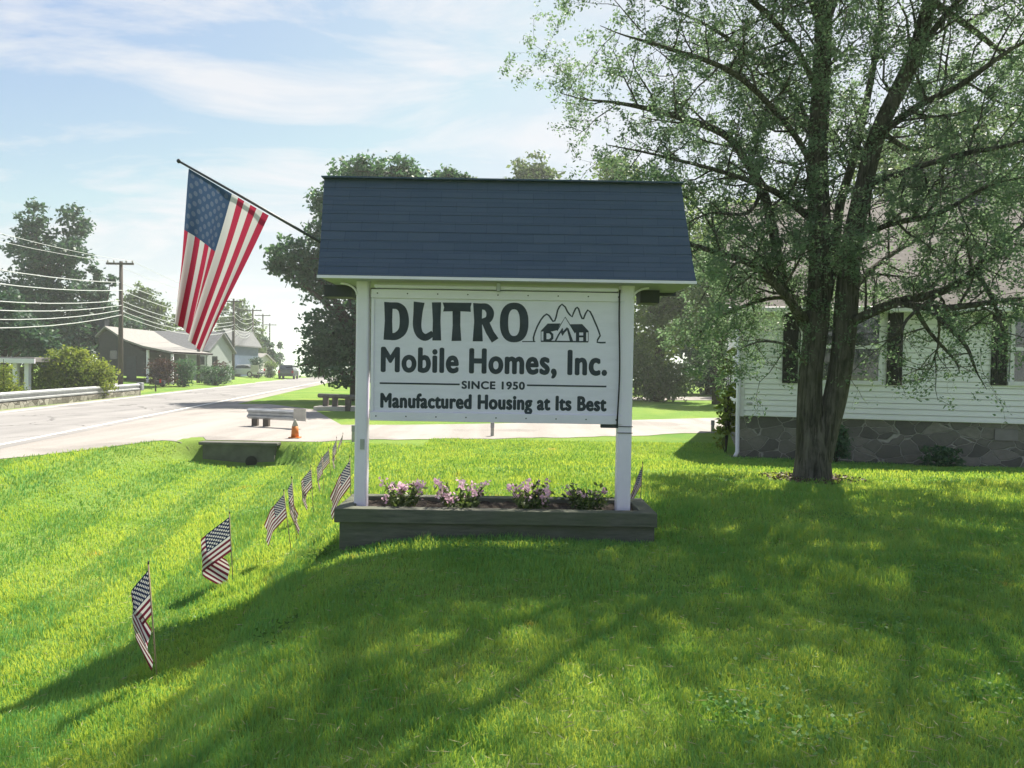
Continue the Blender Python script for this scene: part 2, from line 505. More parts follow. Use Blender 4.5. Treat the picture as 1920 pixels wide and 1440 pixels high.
# ------------------------------------------------------------------ the sign
YS = 7.25
def S(px, py, y=YS): return at(px, py, y)
PL = at(1000, 1000, 7.0)
px0, px1 = at(636, 1000, 7.0).x, at(1227, 1000, 7.0).x
RX0, RX1 = at(596, 512, 6.98).x, at(1305, 523, 6.98).x
sign = thing('roadside_sign', ((px0 + px1) / 2, 7.3, 0), 'white hand painted business sign between two posts under a slate blue shingled roof', 'sign')
tl, br = S(697, 542), S(1166, 794)
PX0, PX1, PZ1, PZ0 = tl.x, br.x, tl.z, (S(930, 792)).z
MB().box(PX0, PX1, YS, YS + .07, PZ0, PZ1).build('panel', M['panel_paint'], sign)
fr = MB()
fr.box(PX0, PX1, YS - .022, YS - .002, PZ1 - .085, PZ1)
fr.box(PX0, PX1, YS - .022, YS - .002, PZ0, PZ0 + .088)
fr.box(PX0, PX0 + .03, YS - .014, YS - .002, PZ0 + .09, PZ1 - .087)
fr.box(PX1 - .035, PX1, YS - .014, YS - .002, PZ0 + .09, PZ1 - .087)
fr.build('panel_frame', M['white_paint'], sign, bevel=.004)
eave_z = (at(596, 516, 6.98).z + at(1305, 524, 6.98).z) / 2
ridge_z = at(940, 340, 7.42).z
for a, w, yb in ((680, 24, 950), (1172, 27, 948)):
    c = at(a, 700, 7.3).x; h = w / 1400 * 7.3 / 2
    MB().box(c - h, c + h, 7.24, 7.24 + 2 * h, .02, eave_z + .02).build('post', M['white_paint'], sign, bevel=.022)
# mansard roof in lapped courses
prof = [(6.98, eave_z), (7.10, eave_z + .23), (7.21, eave_z + .48), (7.31, eave_z + .72), (7.42, ridge_z)]
def prof_at(t):
    ls = [math.dist(prof[i], prof[i + 1]) for i in range(len(prof) - 1)]; L = sum(ls) * t
    for i, l in enumerate(ls):
        if L <= l or i == len(ls) - 1:
            k = L / l; return (prof[i][0] + (prof[i + 1][0] - prof[i][0]) * k, prof[i][1] + (prof[i + 1][1] - prof[i][1]) * k)
        L -= l
def course_roof(mirror):
    b = MB(); n = 11
    for i in range(n):
        (y0, z0), (y1, z1) = prof_at(i / n), prof_at((i + 1) / n)
        x = RX0; r2 = random.Random(i * 7 + mirror)
        x -= r2.uniform(0, .0)
        while x < RX1 - .001:
            xe = min(RX1, x + r2.uniform(.22, .34))
            if RX1 - xe < .1: xe = RX1
            o = .008 + r2.uniform(0, .002)
            g_ = .0
            P = [(x + g_, y0 - o, z0 - .004), (xe - g_, y0 - o, z0 - .004), (xe - g_, y1 - .001, z1 + .002), (x + g_, y1 - .001, z1 + .002), (x + g_, y0 + .004, z0 - .004), (xe - g_, y0 + .004, z0 - .004)]
            if mirror: P = [(p[0], 14.84 - p[1], p[2]) for p in P]
            b.add(P, [(0, 1, 2, 3), (4, 5, 1, 0), (0, 3, 4), (1, 5, 2)])
            x = xe
    return b
roof = course_roof(0); rb = course_roof(1); roof.add(rb.v, rb.f)
def shear(mb): mb.v = [(x - .062 * (z - eave_z) / (ridge_z - eave_z), y, z) for x, y, z in mb.v]; return mb
shear(roof)
sh = roof.build('roof', M['shingle'], sign)
under = MB()
pp = [(y + .006, z - .004) for y, z in prof]; full = pp + [(14.84 - y, z) for y, z in reversed(pp[:-1])]
under.prism(full, lambda y, z: (RX0 + .01, y, z), lambda y, z: (RX1 - .01, y, z))
shear(under).build('gable', M['trim_dark'], sh)
shear(MB().box(RX0 - .012, RX1 + .012, 7.35, 7.49, ridge_z - .004, ridge_z + .010)).build('ridge_cap', M['shingle'], sh)
fa = MB()
fa.box(RX0 - .005, RX1 + .005, 6.962, 6.985, eave_z - .034, eave_z - .008)
fa.build('fascia', M['white_paint'], sign)
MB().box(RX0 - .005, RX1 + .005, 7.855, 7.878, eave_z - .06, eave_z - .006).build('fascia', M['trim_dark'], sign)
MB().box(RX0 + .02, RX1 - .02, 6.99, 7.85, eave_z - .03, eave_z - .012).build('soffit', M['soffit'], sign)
# hanging side boards behind the posts
for a0_, a1_ in ((RX0 + .1, RX0 + .115), (RX1 - .42, RX1 - .28)):
    pass
bk = MB(); bk.box(at(1195, 540, 7.8).x, at(1230, 540, 7.8).x, 7.6, 7.85, eave_z - .16, eave_z - .032)
bk.build('soffit_board', M['trim_dark'], sign); bk = MB(); bk.box(at(617, 540, 7.8).x, at(668, 540, 7.8).x, 7.6, 7.85, eave_z - .15, eave_z - .032)
bk.build('soffit_board', M['trim_dark'], sign)
lx0, lx1, lm = at(703, 530, 7.2).x, at(1158, 530, 7.2).x, at(935, 530, 7.2).x
lf = MB(); lf.box(lx0, lm - .02, 7.16, 7.24, eave_z - .095, eave_z - .065); lf.box(lm + .02, lx1, 7.16, 7.24, eave_z - .095, eave_z - .065)
lf.build('light_fixture', M['white_paint'], sign, bevel=.008)
MB().box(lm - .016, lm + .016, 7.15, 7.25, eave_z - .11, eave_z - .032).build('fixture_bracket', M['steel'], sign)
for sx, cx in ((-1, at(668, 520, 7.2).x), (1, at(1188, 520, 7.2).x)):
    br_ = MB(); pts = []
    for k in range(7):
        t = k / 6 * math.pi / 2
        pts.append(Vector((cx + sx * .16 * (1 - math.cos(t)), 7.25, eave_z - .05 - .11 * (1 - math.sin(t)))))
    br_.tube(pts, .012, 6); br_.build('bracket', M['white_paint'], sign, smooth=True)
cbx = at(1162, 600, 7.22).x
cb = MB(); cpts = [(cbx + .008 * math.sin(z * 5), 7.215, z) for z in np.linspace(PZ1 + .03, PZ0 - .0, 16)]
cb.tube(cpts, .008, 6); cb.build('cable', M['rubber'], sign, smooth=True)
jb = at(1146, 798, 7.25); MB().box(jb.x - .1, jb.x + .1, 7.25, 7.31, jb.z - .024, jb.z + .018).build('junction_box', M['trim_dark'], sign, bevel=.004)
rpx = at(1172, 700, 7.3).x
st = MB(); 
for zz_ in (at(1172, 800, 7.23).z, at(1172, 812, 7.23).z): st.box(rpx - .075, rpx + .075, 7.232, 7.238, zz_ - .004, zz_ + .004)
st.build('strap', M['trim_dark'], sign)
lpx = at(679, 833, 7.23); MB().box(lpx.x - .02, lpx.x + .02, 7.23, 7.238, lpx.z - .05, lpx.z + .05).build('plate', M['steel'], sign)

for zz_ in (PZ1 - .04, PZ0 + .045):
    for k in range(9):
        x = PX0 + .06 + (PX1 - PX0 - .12) * k / 8
        MB().prism([(.007 * math.cos(a_), .007 * math.sin(a_)) for a_ in np.linspace(0, 6.283, 9)[:-1]], lambda a_, c_: (x + a_, YS - .0221, zz_ + c_), lambda a_, c_: (x + a_, YS - .0255, zz_ + c_)).build('screw', M['trim_dark'], sign)
# lettering
def text_mesh(txt, off):
    cu = bpy.data.curves.new('letters', 'FONT'); cu.body = txt; cu.offset = off; cu.space_character = 1.1; cu.resolution_u = 6
    ob = bpy.data.objects.new('letters', cu); col.objects.link(ob)
    dg = bpy.context.evaluated_depsgraph_get(); dg.update()
    me = bpy.data.meshes.new_from_object(ob.evaluated_get(dg))
    v = np.zeros(len(me.vertices) * 3, np.float32); me.vertices.foreach_get('co', v); v = v.reshape(-1, 3)
    f = [tuple(p.vertices) for p in me.polygons]
    bpy.data.objects.remove(ob); bpy.data.curves.remove(cu); bpy.data.meshes.remove(me)
    return v, f
def letters(txt, x0, x1, ytop, ybase, off, off2):
    k2 = off2 * 1400 / YS; x0 += k2; x1 -= k2; ytop += k2; ybase -= k2
    hv, _ = text_mesh('H', off); cap = hv[:, 1].max() - hv[:, 1].min(); bot = hv[:, 1].min()
    v, f = text_mesh(txt, off)
    a = S((x0 + x1) / 2, ytop); c = S((x0 + x1) / 2, ybase); xa, xb = S(x0, ybase).x, S(x1, ybase).x
    X_ = xa + (v[:, 0] - v[:, 0].min()) / (v[:, 0].max() - v[:, 0].min()) * (xb - xa)
    Z_ = c.z + (v[:, 1] - bot) / cap * (a.z - c.z)
    bb = MB()
    for k in range(9):                  # a full brush: the outline thickened all round
        t = 2 * math.pi * k / 8; w = off2 if k < 8 else 0
        bb.add(np.stack([X_ + w * math.cos(t) * 1.15, np.full(len(X_), YS - .0012 - .00006 * k), Z_ + w * math.sin(t)], 1).tolist(), f)
    return bb
letters('Mobile Homes, Inc.', 714, 1138, 653.5, 701, 0, .0105).build('lettering', M['ink'], sign)
letters('SINCE 1950', 865.5, 984, 715, 730, 0, .004).build('lettering', M['ink'], sign)
letters('Manufactured Housing at Its Best', 713, 1137, 740, 768, 0, .0078).build('lettering', M['ink'], sign)
for xa, xb, yy in ((712, 862, 719.5), (988, 1137, 723.5)):
    a, c = S(xa, yy), S(xb, yy); zc = (a.z + c.z) / 2
    MB().box(a.x, c.x, YS - .0025, YS - .0005, zc - .008, zc + .008).build('rule_line', M['ink'], sign)
def Q(x, y): return S(640 + x / 3.2, 520 + y / 3.2)
big = MB(); lay = [0]
def put(pts, fs):
    lay[0] += 1; yo = YS - .001 - .0001 * lay[0]
    big.add([(Q(*p).x, yo, Q(*p).z) for p in pts], fs)
def poly(*pts): put(pts, [tuple(range(len(pts)))])
def brush(pts):                          # (x, y, width) centre line, smoothed
    c = limb2(pts); L_, fs = [], []
    for i in range(len(c)):
        d = c[min(i + 1, len(c) - 1)][:2] - c[max(i - 1, 0)][:2]; d = d / np.linalg.norm(d); n_ = np.array([-d[1], d[0]]) * c[i][2] / 2
        L_ += [tuple(c[i][:2] + n_), tuple(c[i][:2] - n_)]
    put(L_, [(2 * i, 2 * i + 1, 2 * i + 3, 2 * i + 2) for i in range(len(c) - 1)])
def limb2(pts, n=6):
    P = [np.array(p, float) for p in pts]; P = [2 * P[0] - P[1]] + P + [2 * P[-1] - P[-2]]; out = []
    for i in range(1, len(P) - 2):
        for k in range(n):
            t = k / n
            out.append(.5 * ((2 * P[i]) + (-P[i - 1] + P[i + 1]) * t + (2 * P[i - 1] - 5 * P[i] + 4 * P[i + 1] - P[i + 2]) * t * t + (-P[i - 1] + 3 * P[i] - 3 * P[i + 1] + P[i + 2]) * t ** 3))
    out.append(P[-2]); return np.array(out)
poly((257, 147), (309, 151), (305, 260), (309, 377), (253, 374), (261, 260))
brush([(300, 169, 38), (340, 173, 42), (368, 200, 50), (378, 260, 56), (368, 318, 52), (335, 350, 46), (298, 357, 42)])
poly((543, 150), (599, 150), (595, 260), (599, 379), (546, 379), (549, 260))
brush([(467, 149, 66), (460, 210, 55), (455, 290, 51), (470, 340, 46), (506, 360, 42), (550, 335, 34)])
poly((608, 151), (782, 153), (775, 180), (777, 207), (697, 203), (611, 205), (617, 180))
poly((667, 200), (715, 200), (714, 290), (720, 381), (661, 382), (668, 290))
poly((791, 154), (846, 157), (843, 265), (849, 384), (788, 384), (797, 265))
brush([(838, 174, 36), (872, 180, 42), (893, 212, 46), (882, 252, 42), (838, 268, 34)])
poly((838, 262), (880, 250), (914, 325), (943, 366), (903, 392), (868, 335))
ring = []; N_ = 40
for k in range(N_):
    t = 2 * math.pi * k / N_; c_, s_ = math.cos(t), math.sin(t); f_ = lambda v, e: math.copysign(abs(v) ** e, v)
    ring += [(1037 + 86 * f_(c_, .85), 271 + 119 * f_(s_, .85)), (1036 + 35 * f_(c_, .8), 272 + 80 * f_(s_, .8))]
put(ring, [(2 * k, 2 * k + 1, (2 * k + 3) % (2 * N_), (2 * k + 2) % (2 * N_)) for k in range(N_)])
big.build('lettering', M['ink'], sign)
# emblem: house with mountains (zoomed pixels / 10.667)
def E(x, y): return S(980 + x / 10.667, 560 + y / 10.667)
em = MB(); lay = [0]
def stroke(pts, w):
    w *= 1.2; lay[0] += 1; yo = YS - .001 - .00012 * lay[0]
    P = [E(*p) for p in pts]; vs, fs = [], []
    for i, p in enumerate(P):
        d = (P[min(i + 1, len(P) - 1)] - P[max(i - 1, 0)]); d = Vector((d.x, 0, d.z)).normalized(); n = Vector((-d.z, 0, d.x)) * w / 10.667 / 1400 * YS / 2
        vs += [(p.x + n.x, yo, p.z + n.z), (p.x - n.x, yo, p.z - n.z)]
    for i in range(len(P) - 1): fs.append((2 * i, 2 * i + 1, 2 * i + 3, 2 * i + 2))
    em.add(vs, fs)
def patch(pts):
    lay[0] += 1; yo = YS - .001 - .00012 * lay[0]
    em.add([(E(*p).x, yo, E(*p).z) for p in pts], [tuple(range(len(pts)))])
stroke([(-10, 858), (120, 858), (255, 858)], 17)
stroke([(222, 852), (216, 780), (240, 690), (290, 560), (360, 430), (420, 350), (480, 308), (530, 340), (575, 410), (605, 452), (640, 445), (665, 380), (700, 230), (735, 160), (785, 112), (850, 165), (895, 260), (940, 320), (990, 362), (1015, 290), (1060, 195), (1090, 175), (1120, 205), (1150, 310), (1190, 400), (1215, 405), (1255, 300), (1300, 228), (1350, 262), (1400, 360), (1450, 480), (1490, 570), (1520, 650), (1550, 740), (1500, 820), (1490, 872), (1560, 880), (1660, 878)], 27)
patch([(365, 640), (500, 498), (755, 495), (690, 630), (590, 655), (365, 658)])
patch([(930, 512), (1190, 508), (1320, 650), (1318, 675), (1045, 678), (1000, 620)])
stroke([(690, 640), (850, 368), (1050, 690)], 17)
stroke([(368, 640), (368, 855)], 10); stroke([(1312, 655), (1312, 860)], 10)
stroke([(365, 852), (840, 858), (1310, 862)], 24)
patch([(415, 655), (475, 655), (475, 850), (415, 850)])
stroke([(470, 668), (540, 668), (590, 720), (590, 790), (540, 835), (470, 838)], 44)
stroke([(655, 850), (720, 720), (800, 600)], 26)
patch([(780, 600), (800, 585), (810, 650), (885, 570), (915, 600), (840, 680), (795, 745), (765, 680)])
patch([(880, 600), (915, 590), (1010, 850), (945, 850)])
patch([(1065, 670), (1130, 670), (1130, 855), (1065, 855)]); patch([(1210, 670), (1270, 670), (1270, 855), (1210, 855)])
stroke([(1125, 755), (1215, 755)], 32)
em.build('emblem', M['ink'], sign)

# planter
rim_z = at(930, 958, 6.95).z
ux0, ux1 = at(626, 960, 6.95).x, at(1233, 960, 6.95).x
plant = thing('planter', ((px0 + px1) / 2, 7.3, 0), 'long weathered grey timber planter box around the feet of the white sign', 'planter')
pw = MB()
pw.box(px0, px1, 7.0, 7.05, -.5, rim_z - .135); pw.box(px0, px1, 7.68, 7.73, -.5, rim_z - .135)
pw.box(px0, px0 + .05, 7.052, 7.678, -.5, rim_z - .135); pw.box(px1 - .05, px1, 7.052, 7.678, -.5, rim_z - .135)
pw.build('side_board', M['planter'], plant, bevel=.006)
for nm, bxs in (('rim_board', (ux0, ux1, 6.95, 7.09, rim_z - .134, rim_z)), ('rim_board', (ux0, ux1, 7.64, 7.78, rim_z - .134, rim_z)),
                ('rim_board', (ux0, ux0 + .15, 7.092, 7.638, rim_z - .134, rim_z - .003)), ('rim_board', (ux1 - .15, ux1, 7.092, 7.638, rim_z - .134, rim_z - .003))):
    MB().box(*bxs).build(nm, M['planter'], plant, bevel=.009)
so = MB(); n = 40; vs, fs = [], []
for j in range(9):
    for i in range(n):
        vs.append((px0 + .06 + (px1 - px0 - .12) * i / (n - 1), 7.055 + .62 * j / 8, rim_z - .045 + .03 * math.sin(i * 1.7) * math.sin(j * 1.3) + random.uniform(-.008, .008)))
for j in range(8):
    for i in range(n - 1): fs.append((j * n + i, j * n + i + 1, (j + 1) * n + i + 1, (j + 1) * n + i))
so.add(vs, fs).build('soil', M['soil'], plant, smooth=True)

# ------------------------------------------------------------------ leaves
def leaves(pts, size, rg, flat=0., asp=.5, jitter=.35, droop=0.):
    """kite-shaped leaves at pts -> (4N,3)"""
    n = len(pts); pts = np.asarray(pts, float)
    a = rg.normal(size=(n, 3)); a[:, 2] = a[:, 2] * (1 - flat) - droop; a /= np.linalg.norm(a, axis=1)[:, None]
    b = rg.normal(size=(n, 3)); b -= (b * a).sum(1)[:, None] * a; b /= np.linalg.norm(b, axis=1)[:, None]
    s = size * (1 + jitter * rg.uniform(-1, 1, n))[:, None]
    V = np.stack([pts - a * s * .5, pts + b * s * asp * .5 + a * s * .05, pts + a * s * .5, pts - b * s * asp * .5 + a * s * .05], 1)
    return V.reshape(-1, 3)

def flower(px0_, px1_, ptop, pbase, label, seed, share):
    rg = np.random.default_rng(seed)
    Yf = 7.3 + .12 * math.sin(seed * 2.1)
    c = at((px0_ + px1_) / 2, pbase, Yf); c.z = rim_z - .06
    wx = (px1_ - px0_) / 1400 * Yf / 2; hh = at((px0_ + px1_) / 2, ptop, Yf).z - c.z
    t = thing('flowering_plant', c, label, 'plant', 'pink flowering plants in the sign planter')
    stems = MB(); lp, fp = [], []
    for i in range(30):
        a = rg.uniform(0, 6.28); r_ = rg.uniform(.2, 1) ** .55
        tip = Vector((c.x + wx * r_ * math.cos(a), c.y + .17 * r_ * math.sin(a), c.z + hh * rg.uniform(.45, 1.0)))
        base = Vector((c.x + wx * .3 * r_ * math.cos(a), c.y + .05 * math.sin(a), c.z))
        mid = base.lerp(tip, .5) + Vector((0, 0, hh * .08))
        stems.tube([base, mid, tip], [.004, .003, .002], 4, False)
        for k in range(9): lp.append(base.lerp(tip, rg.uniform(.15, .95)) + Vector(rg.normal(0, .022, 3)))
        if rg.random() < share:
            nb = int(rg.integers(10, 20))
            for k in range(nb): fp.append(tip + Vector(rg.normal(0, .021, 3)))
    st_ = stems.build('stem', M['weed'], t)
    V = leaves(lp, .06, rg, .2, .5)
    npmesh('foliage', V, 4, M['leaf_flower'], t, rg.random(len(lp)))
    V = leaves(fp, .032, rg, .1, .9)
    npmesh('blossoms', V, 4, M['petal'], t, rg.random(len(fp)))
flower(712, 800, 905, 948, 'pink flowering plant beside the left post of the white sign', 3, .5)
flower(815, 912, 904, 950, 'bushy pink flowering plant, second from the left post in the planter', 5, .6)
flower(945, 1040, 898, 950, 'lilac flowering plant with one tall dark sprig, just right of the planter middle', 8, .6)
flower(1048, 1152, 903, 950, 'pale leggy flowering plant beside the right post of the white sign', 12, .4)

# ------------------------------------------------------------------ flags
def flagmat(name, red, white, blue, trans=.35, sw=1.):
    t = NT(name)
    uvn = t.node('ShaderNodeUVMap'); s_ = t.node('ShaderNodeSeparateXYZ'); t.l.new(uvn.outputs[0], s_.inputs[0])
    u, v = s_.outputs[0], s_.outputs[1]
    odd = t.math('MODULO', t.math('FLOOR', t.math('MULTIPLY', v, 13.)), 2.)
    c = t.mix(odd, red, white)
    can = t.math('MULTIPLY', t.math('LESS_THAN', u, .4), t.math('GREATER_THAN', v, 6 / 13))
    a = t.math('MULTIPLY', u, 12 / .4); b = t.math('MULTIPLY', t.math('SUBTRACT', v, 6 / 13), 10 * 13 / 7)
    ra, rb_ = t.math('ROUND', a), t.math('ROUND', b)
    da = t.math('MULTIPLY', t.math('SUBTRACT', a, ra), .9); db = t.math('SUBTRACT', b, rb_)
    d2 = t.math('ADD', t.math('MULTIPLY', da, da), t.math('MULTIPLY', db, db))
    star = t.math('MULTIPLY', t.math('LESS_THAN', d2, .19), t.math('LESS_THAN', t.math('MODULO', t.math('ADD', ra, rb_), 2.), .5))
    inn = t.math('MULTIPLY', t.math('MULTIPLY', t.math('GREATER_THAN', a, .5), t.math('LESS_THAN', a, 11.5)), t.math('MULTIPLY', t.math('GREATER_THAN', b, .5), t.math('LESS_THAN', b, 9.5)))
    cc = t.mix(t.math('MULTIPLY', t.math('MULTIPLY', star, inn), sw), blue, white)
    c = t.mix(can, c, cc)
    t.set(c, .75, .15)
    tr = t.node('ShaderNodeBsdfTranslucent'); t.l.new(c, tr.inputs[0])
    ms = t.node('ShaderNodeMixShader'); ms.inputs[0].default_value = trans
    t.l.new(t.p.outputs[0], ms.inputs[1]); t.l.new(tr.outputs[0], ms.inputs[2]); t.l.new(ms.outputs[0], t.out.inputs['Surface'])
    return t.m
M['flag_big'] = flagmat('big_flag_cloth', (.38, .03, .07), (.60, .585, .61), (.042, .075, .15), .34, .1)
M['flag_small'] = flagmat('small_flag_cloth', (.17, .018, .045), (.74, .69, .69), (.016, .026, .075), .22)
def grid_cloth(fn, nu, nv):
    b = MB()
    for j in range(nv + 1):
        for i in range(nu + 1):
            u, v = i / nu, j / nv; b.v.append(tuple(fn(u, v))); b.uv.append((u * .998 + .001, v * .998 + .001))
    for j in range(nv):
        for i in range(nu):
            a = j * (nu + 1) + i; b.f.append((a, a + 1, a + nu + 2, a + nu + 1))
    return b
# big flag
YF = 7.05
p_out, p_in = at(335, 302, YF), at(597, 452, 7.15)
bf = thing('hanging_flag', p_in, 'large American flag hanging from an angled pole at the sign roof', 'flag')
pd = (p_in - p_out)
MB().tube([p_out, p_out + pd * .5 + Vector((0, 0, .004)), p_in + pd * .12], [.011, .013, .014], 8).build('pole', M['pole_dark'], bf, smooth=True)
MB().lathe(p_out, [(.008, -.02), (.018, -.008), (.018, .008), (.008, .02)], 10).build('finial', M['pole_dark'], bf, smooth=True)
c00, c01 = at(504, 404, YF), at(354, 316, YF)     # hoist bottom, hoist top
c10, c11 = at(381, 664, YF - .05), at(333, 602, YF + .05)     # fly bottom, fly top
def bigf(u, v):
    p = (c00.lerp(c01, v)).lerp(c10.lerp(c11, v), u)
    k = u ** .8
    fold = .115 * k * math.sin(v * 13.5 + 1.1 + u * 1.3) * (.35 + .65 * v) + .03 * k * math.sin(v * 27 + 2 * u)
    sag = math.sin(math.pi * u) * .03 * v
    p = p + Vector((sag * .4 + .012 * k * math.sin(v * 13.5 + 2.4), -fold + .012 * math.sin(5 * u), 0))
    # bulge of the free lower corner
    return p + Vector((0, 0, -.05 * max(0, .4 - abs(v - .35)) * u ** 3))
grid_cloth(bigf, 40, 52).build('cloth', M['flag_big'], bf, smooth=True)

def stickflag(top, bot, path, label, hoist=.27, length=.42, lean=0, depth=None, rip=0.):
    if depth is None: g0 = ground(*bot)
    else:
        q_ = at(*bot, depth); g0 = Vector((q_.x, q_.y, hgt(q_.x, q_.y)))
    tp = at(top[0], top[1], g0.y)
    t = thing('stick_flag', g0, label, 'flag', 'small American flags on sticks in the lawn')
    H = (tp - g0).length; k = H / .72
    d = (tp - g0).normalized()
    MB().tube([g0 - d * .05, g0 + d * H * .5, tp], .0045 * max(1, k), 6).build('stick', M['stick'], t, smooth=True)
    MB().lathe(tp, [(.002, -.004), (.007, .004), (.006, .014), (.001, .026)], 8).build('stick_tip', M['pole_dark'], t, smooth=True)
    ht, hl = tp - d * H * .045, hoist * k
    offs = [Vector((0, 0, 0))]; n = 24
    for i in range(n):
        u = (i + .5) / n; az, dr, last = path[-1][1], path[-1][2], 0
        for ue, a_, d_ in path:
            if u <= ue: az, dr = a_, d_; break
        st_ = length * k / n
        offs.append(offs[-1] + Vector((math.cos(R(az)) * math.cos(R(dr)), math.sin(R(az)) * math.cos(R(dr)), -math.sin(R(dr)))) * st_)
    for _ in range(3):
        offs = [offs[0]] + [(offs[i - 1] + offs[i] * 2 + offs[i + 1]) / 4 for i in range(1, n)] + [offs[n]]
    ph = rng.uniform(0, 6)
    def fn(u, v):
        i = u * n; a = int(min(n - 1, i)); o = offs[a].lerp(offs[a + 1], i - a)
        p = ht - d * hl * (1 - v) + o
        return p + Vector((.010 * k * u * math.sin(9 * v + ph + 4 * u), .022 * k * u * math.sin(8 * v + ph), -.05 * hl * u * v))
    grid_cloth(fn, 24, 18).build('cloth', M['flag_small'], t, smooth=True)
stickflag((278, 1058), (295, 1281), [(.42, 182, 50), (1, -6, 60)], 'nearest small stick flag, hanging limp in the sunlit lawn at lower left')
stickflag((430, 963), (437, 1096), [(.52, 184, 37), (.57, 90, 45), (1, 8, 32)], 'small stick flag spread wide like a kite, second from the camera', .35, .74)
stickflag((532, 921), (546, 1037), [(.55, 190, 48), (1, 150, 66)], 'small stick flag with bright red stripes, leaning in front of the paired flag')
stickflag((547, 897), (556, 1012), [(.3, 170, 62), (1, 5, 66)], 'narrow limp stick flag close behind the bright red striped one')
stickflag((583, 875), (588, 968), [(.55, 185, 50), (1, 8, 66)], 'small stick flag midway in the row, alone between a pair and a cluster')
stickflag((603, 856), (608, 930), [(.5, 180, 62), (1, 5, 75)], 'small stick flag just before the distant cluster near the culvert')
stickflag((616, 840), (621, 905), [(.5, 200, 50), (1, 170, 60)], 'faint small stick flag fluttering in the distant cluster')
stickflag((631, 821), (630, 885), [(.5, 180, 65), (1, 0, 75)], 'small thin stick flag behind the fluttering one near the driveway')
stickflag((643, 813), (639, 850), [(.5, 200, 65), (1, 180, 72)], 'farthest small stick flag standing at the gravel driveway edge')
stickflag((656, 857), (660, 950), [(.5, 180, 55), (1, 200, 70)], 'small stick flag tucked behind the planter by the left sign post', depth=8.15)
stickflag((1205, 869), (1199, 945), [(.5, 195, 62), (1, 180, 70)], 'small stick flag standing behind the right end of the planter', depth=8.3)

# ------------------------------------------------------------------ trees
def limb(pts, n=4):
    """Catmull-Rom through (x,y,z,r)"""
    P = [np.array(p, float) for p in pts]; P = [2 * P[0] - P[1]] + P + [2 * P[-1] - P[-2]]; out = []
    for i in range(1, len(P) - 2):
        for k in range(n):
            t = k / n
            out.append(.5 * ((2 * P[i]) + (-P[i - 1] + P[i + 1]) * t + (2 * P[i - 1] - 5 * P[i] + 4 * P[i + 1] - P[i + 2]) * t * t + (-P[i - 1] + 3 * P[i] - 3 * P[i + 1] + P[i + 2]) * t ** 3))
    out.append(P[-2]); return np.array(out)

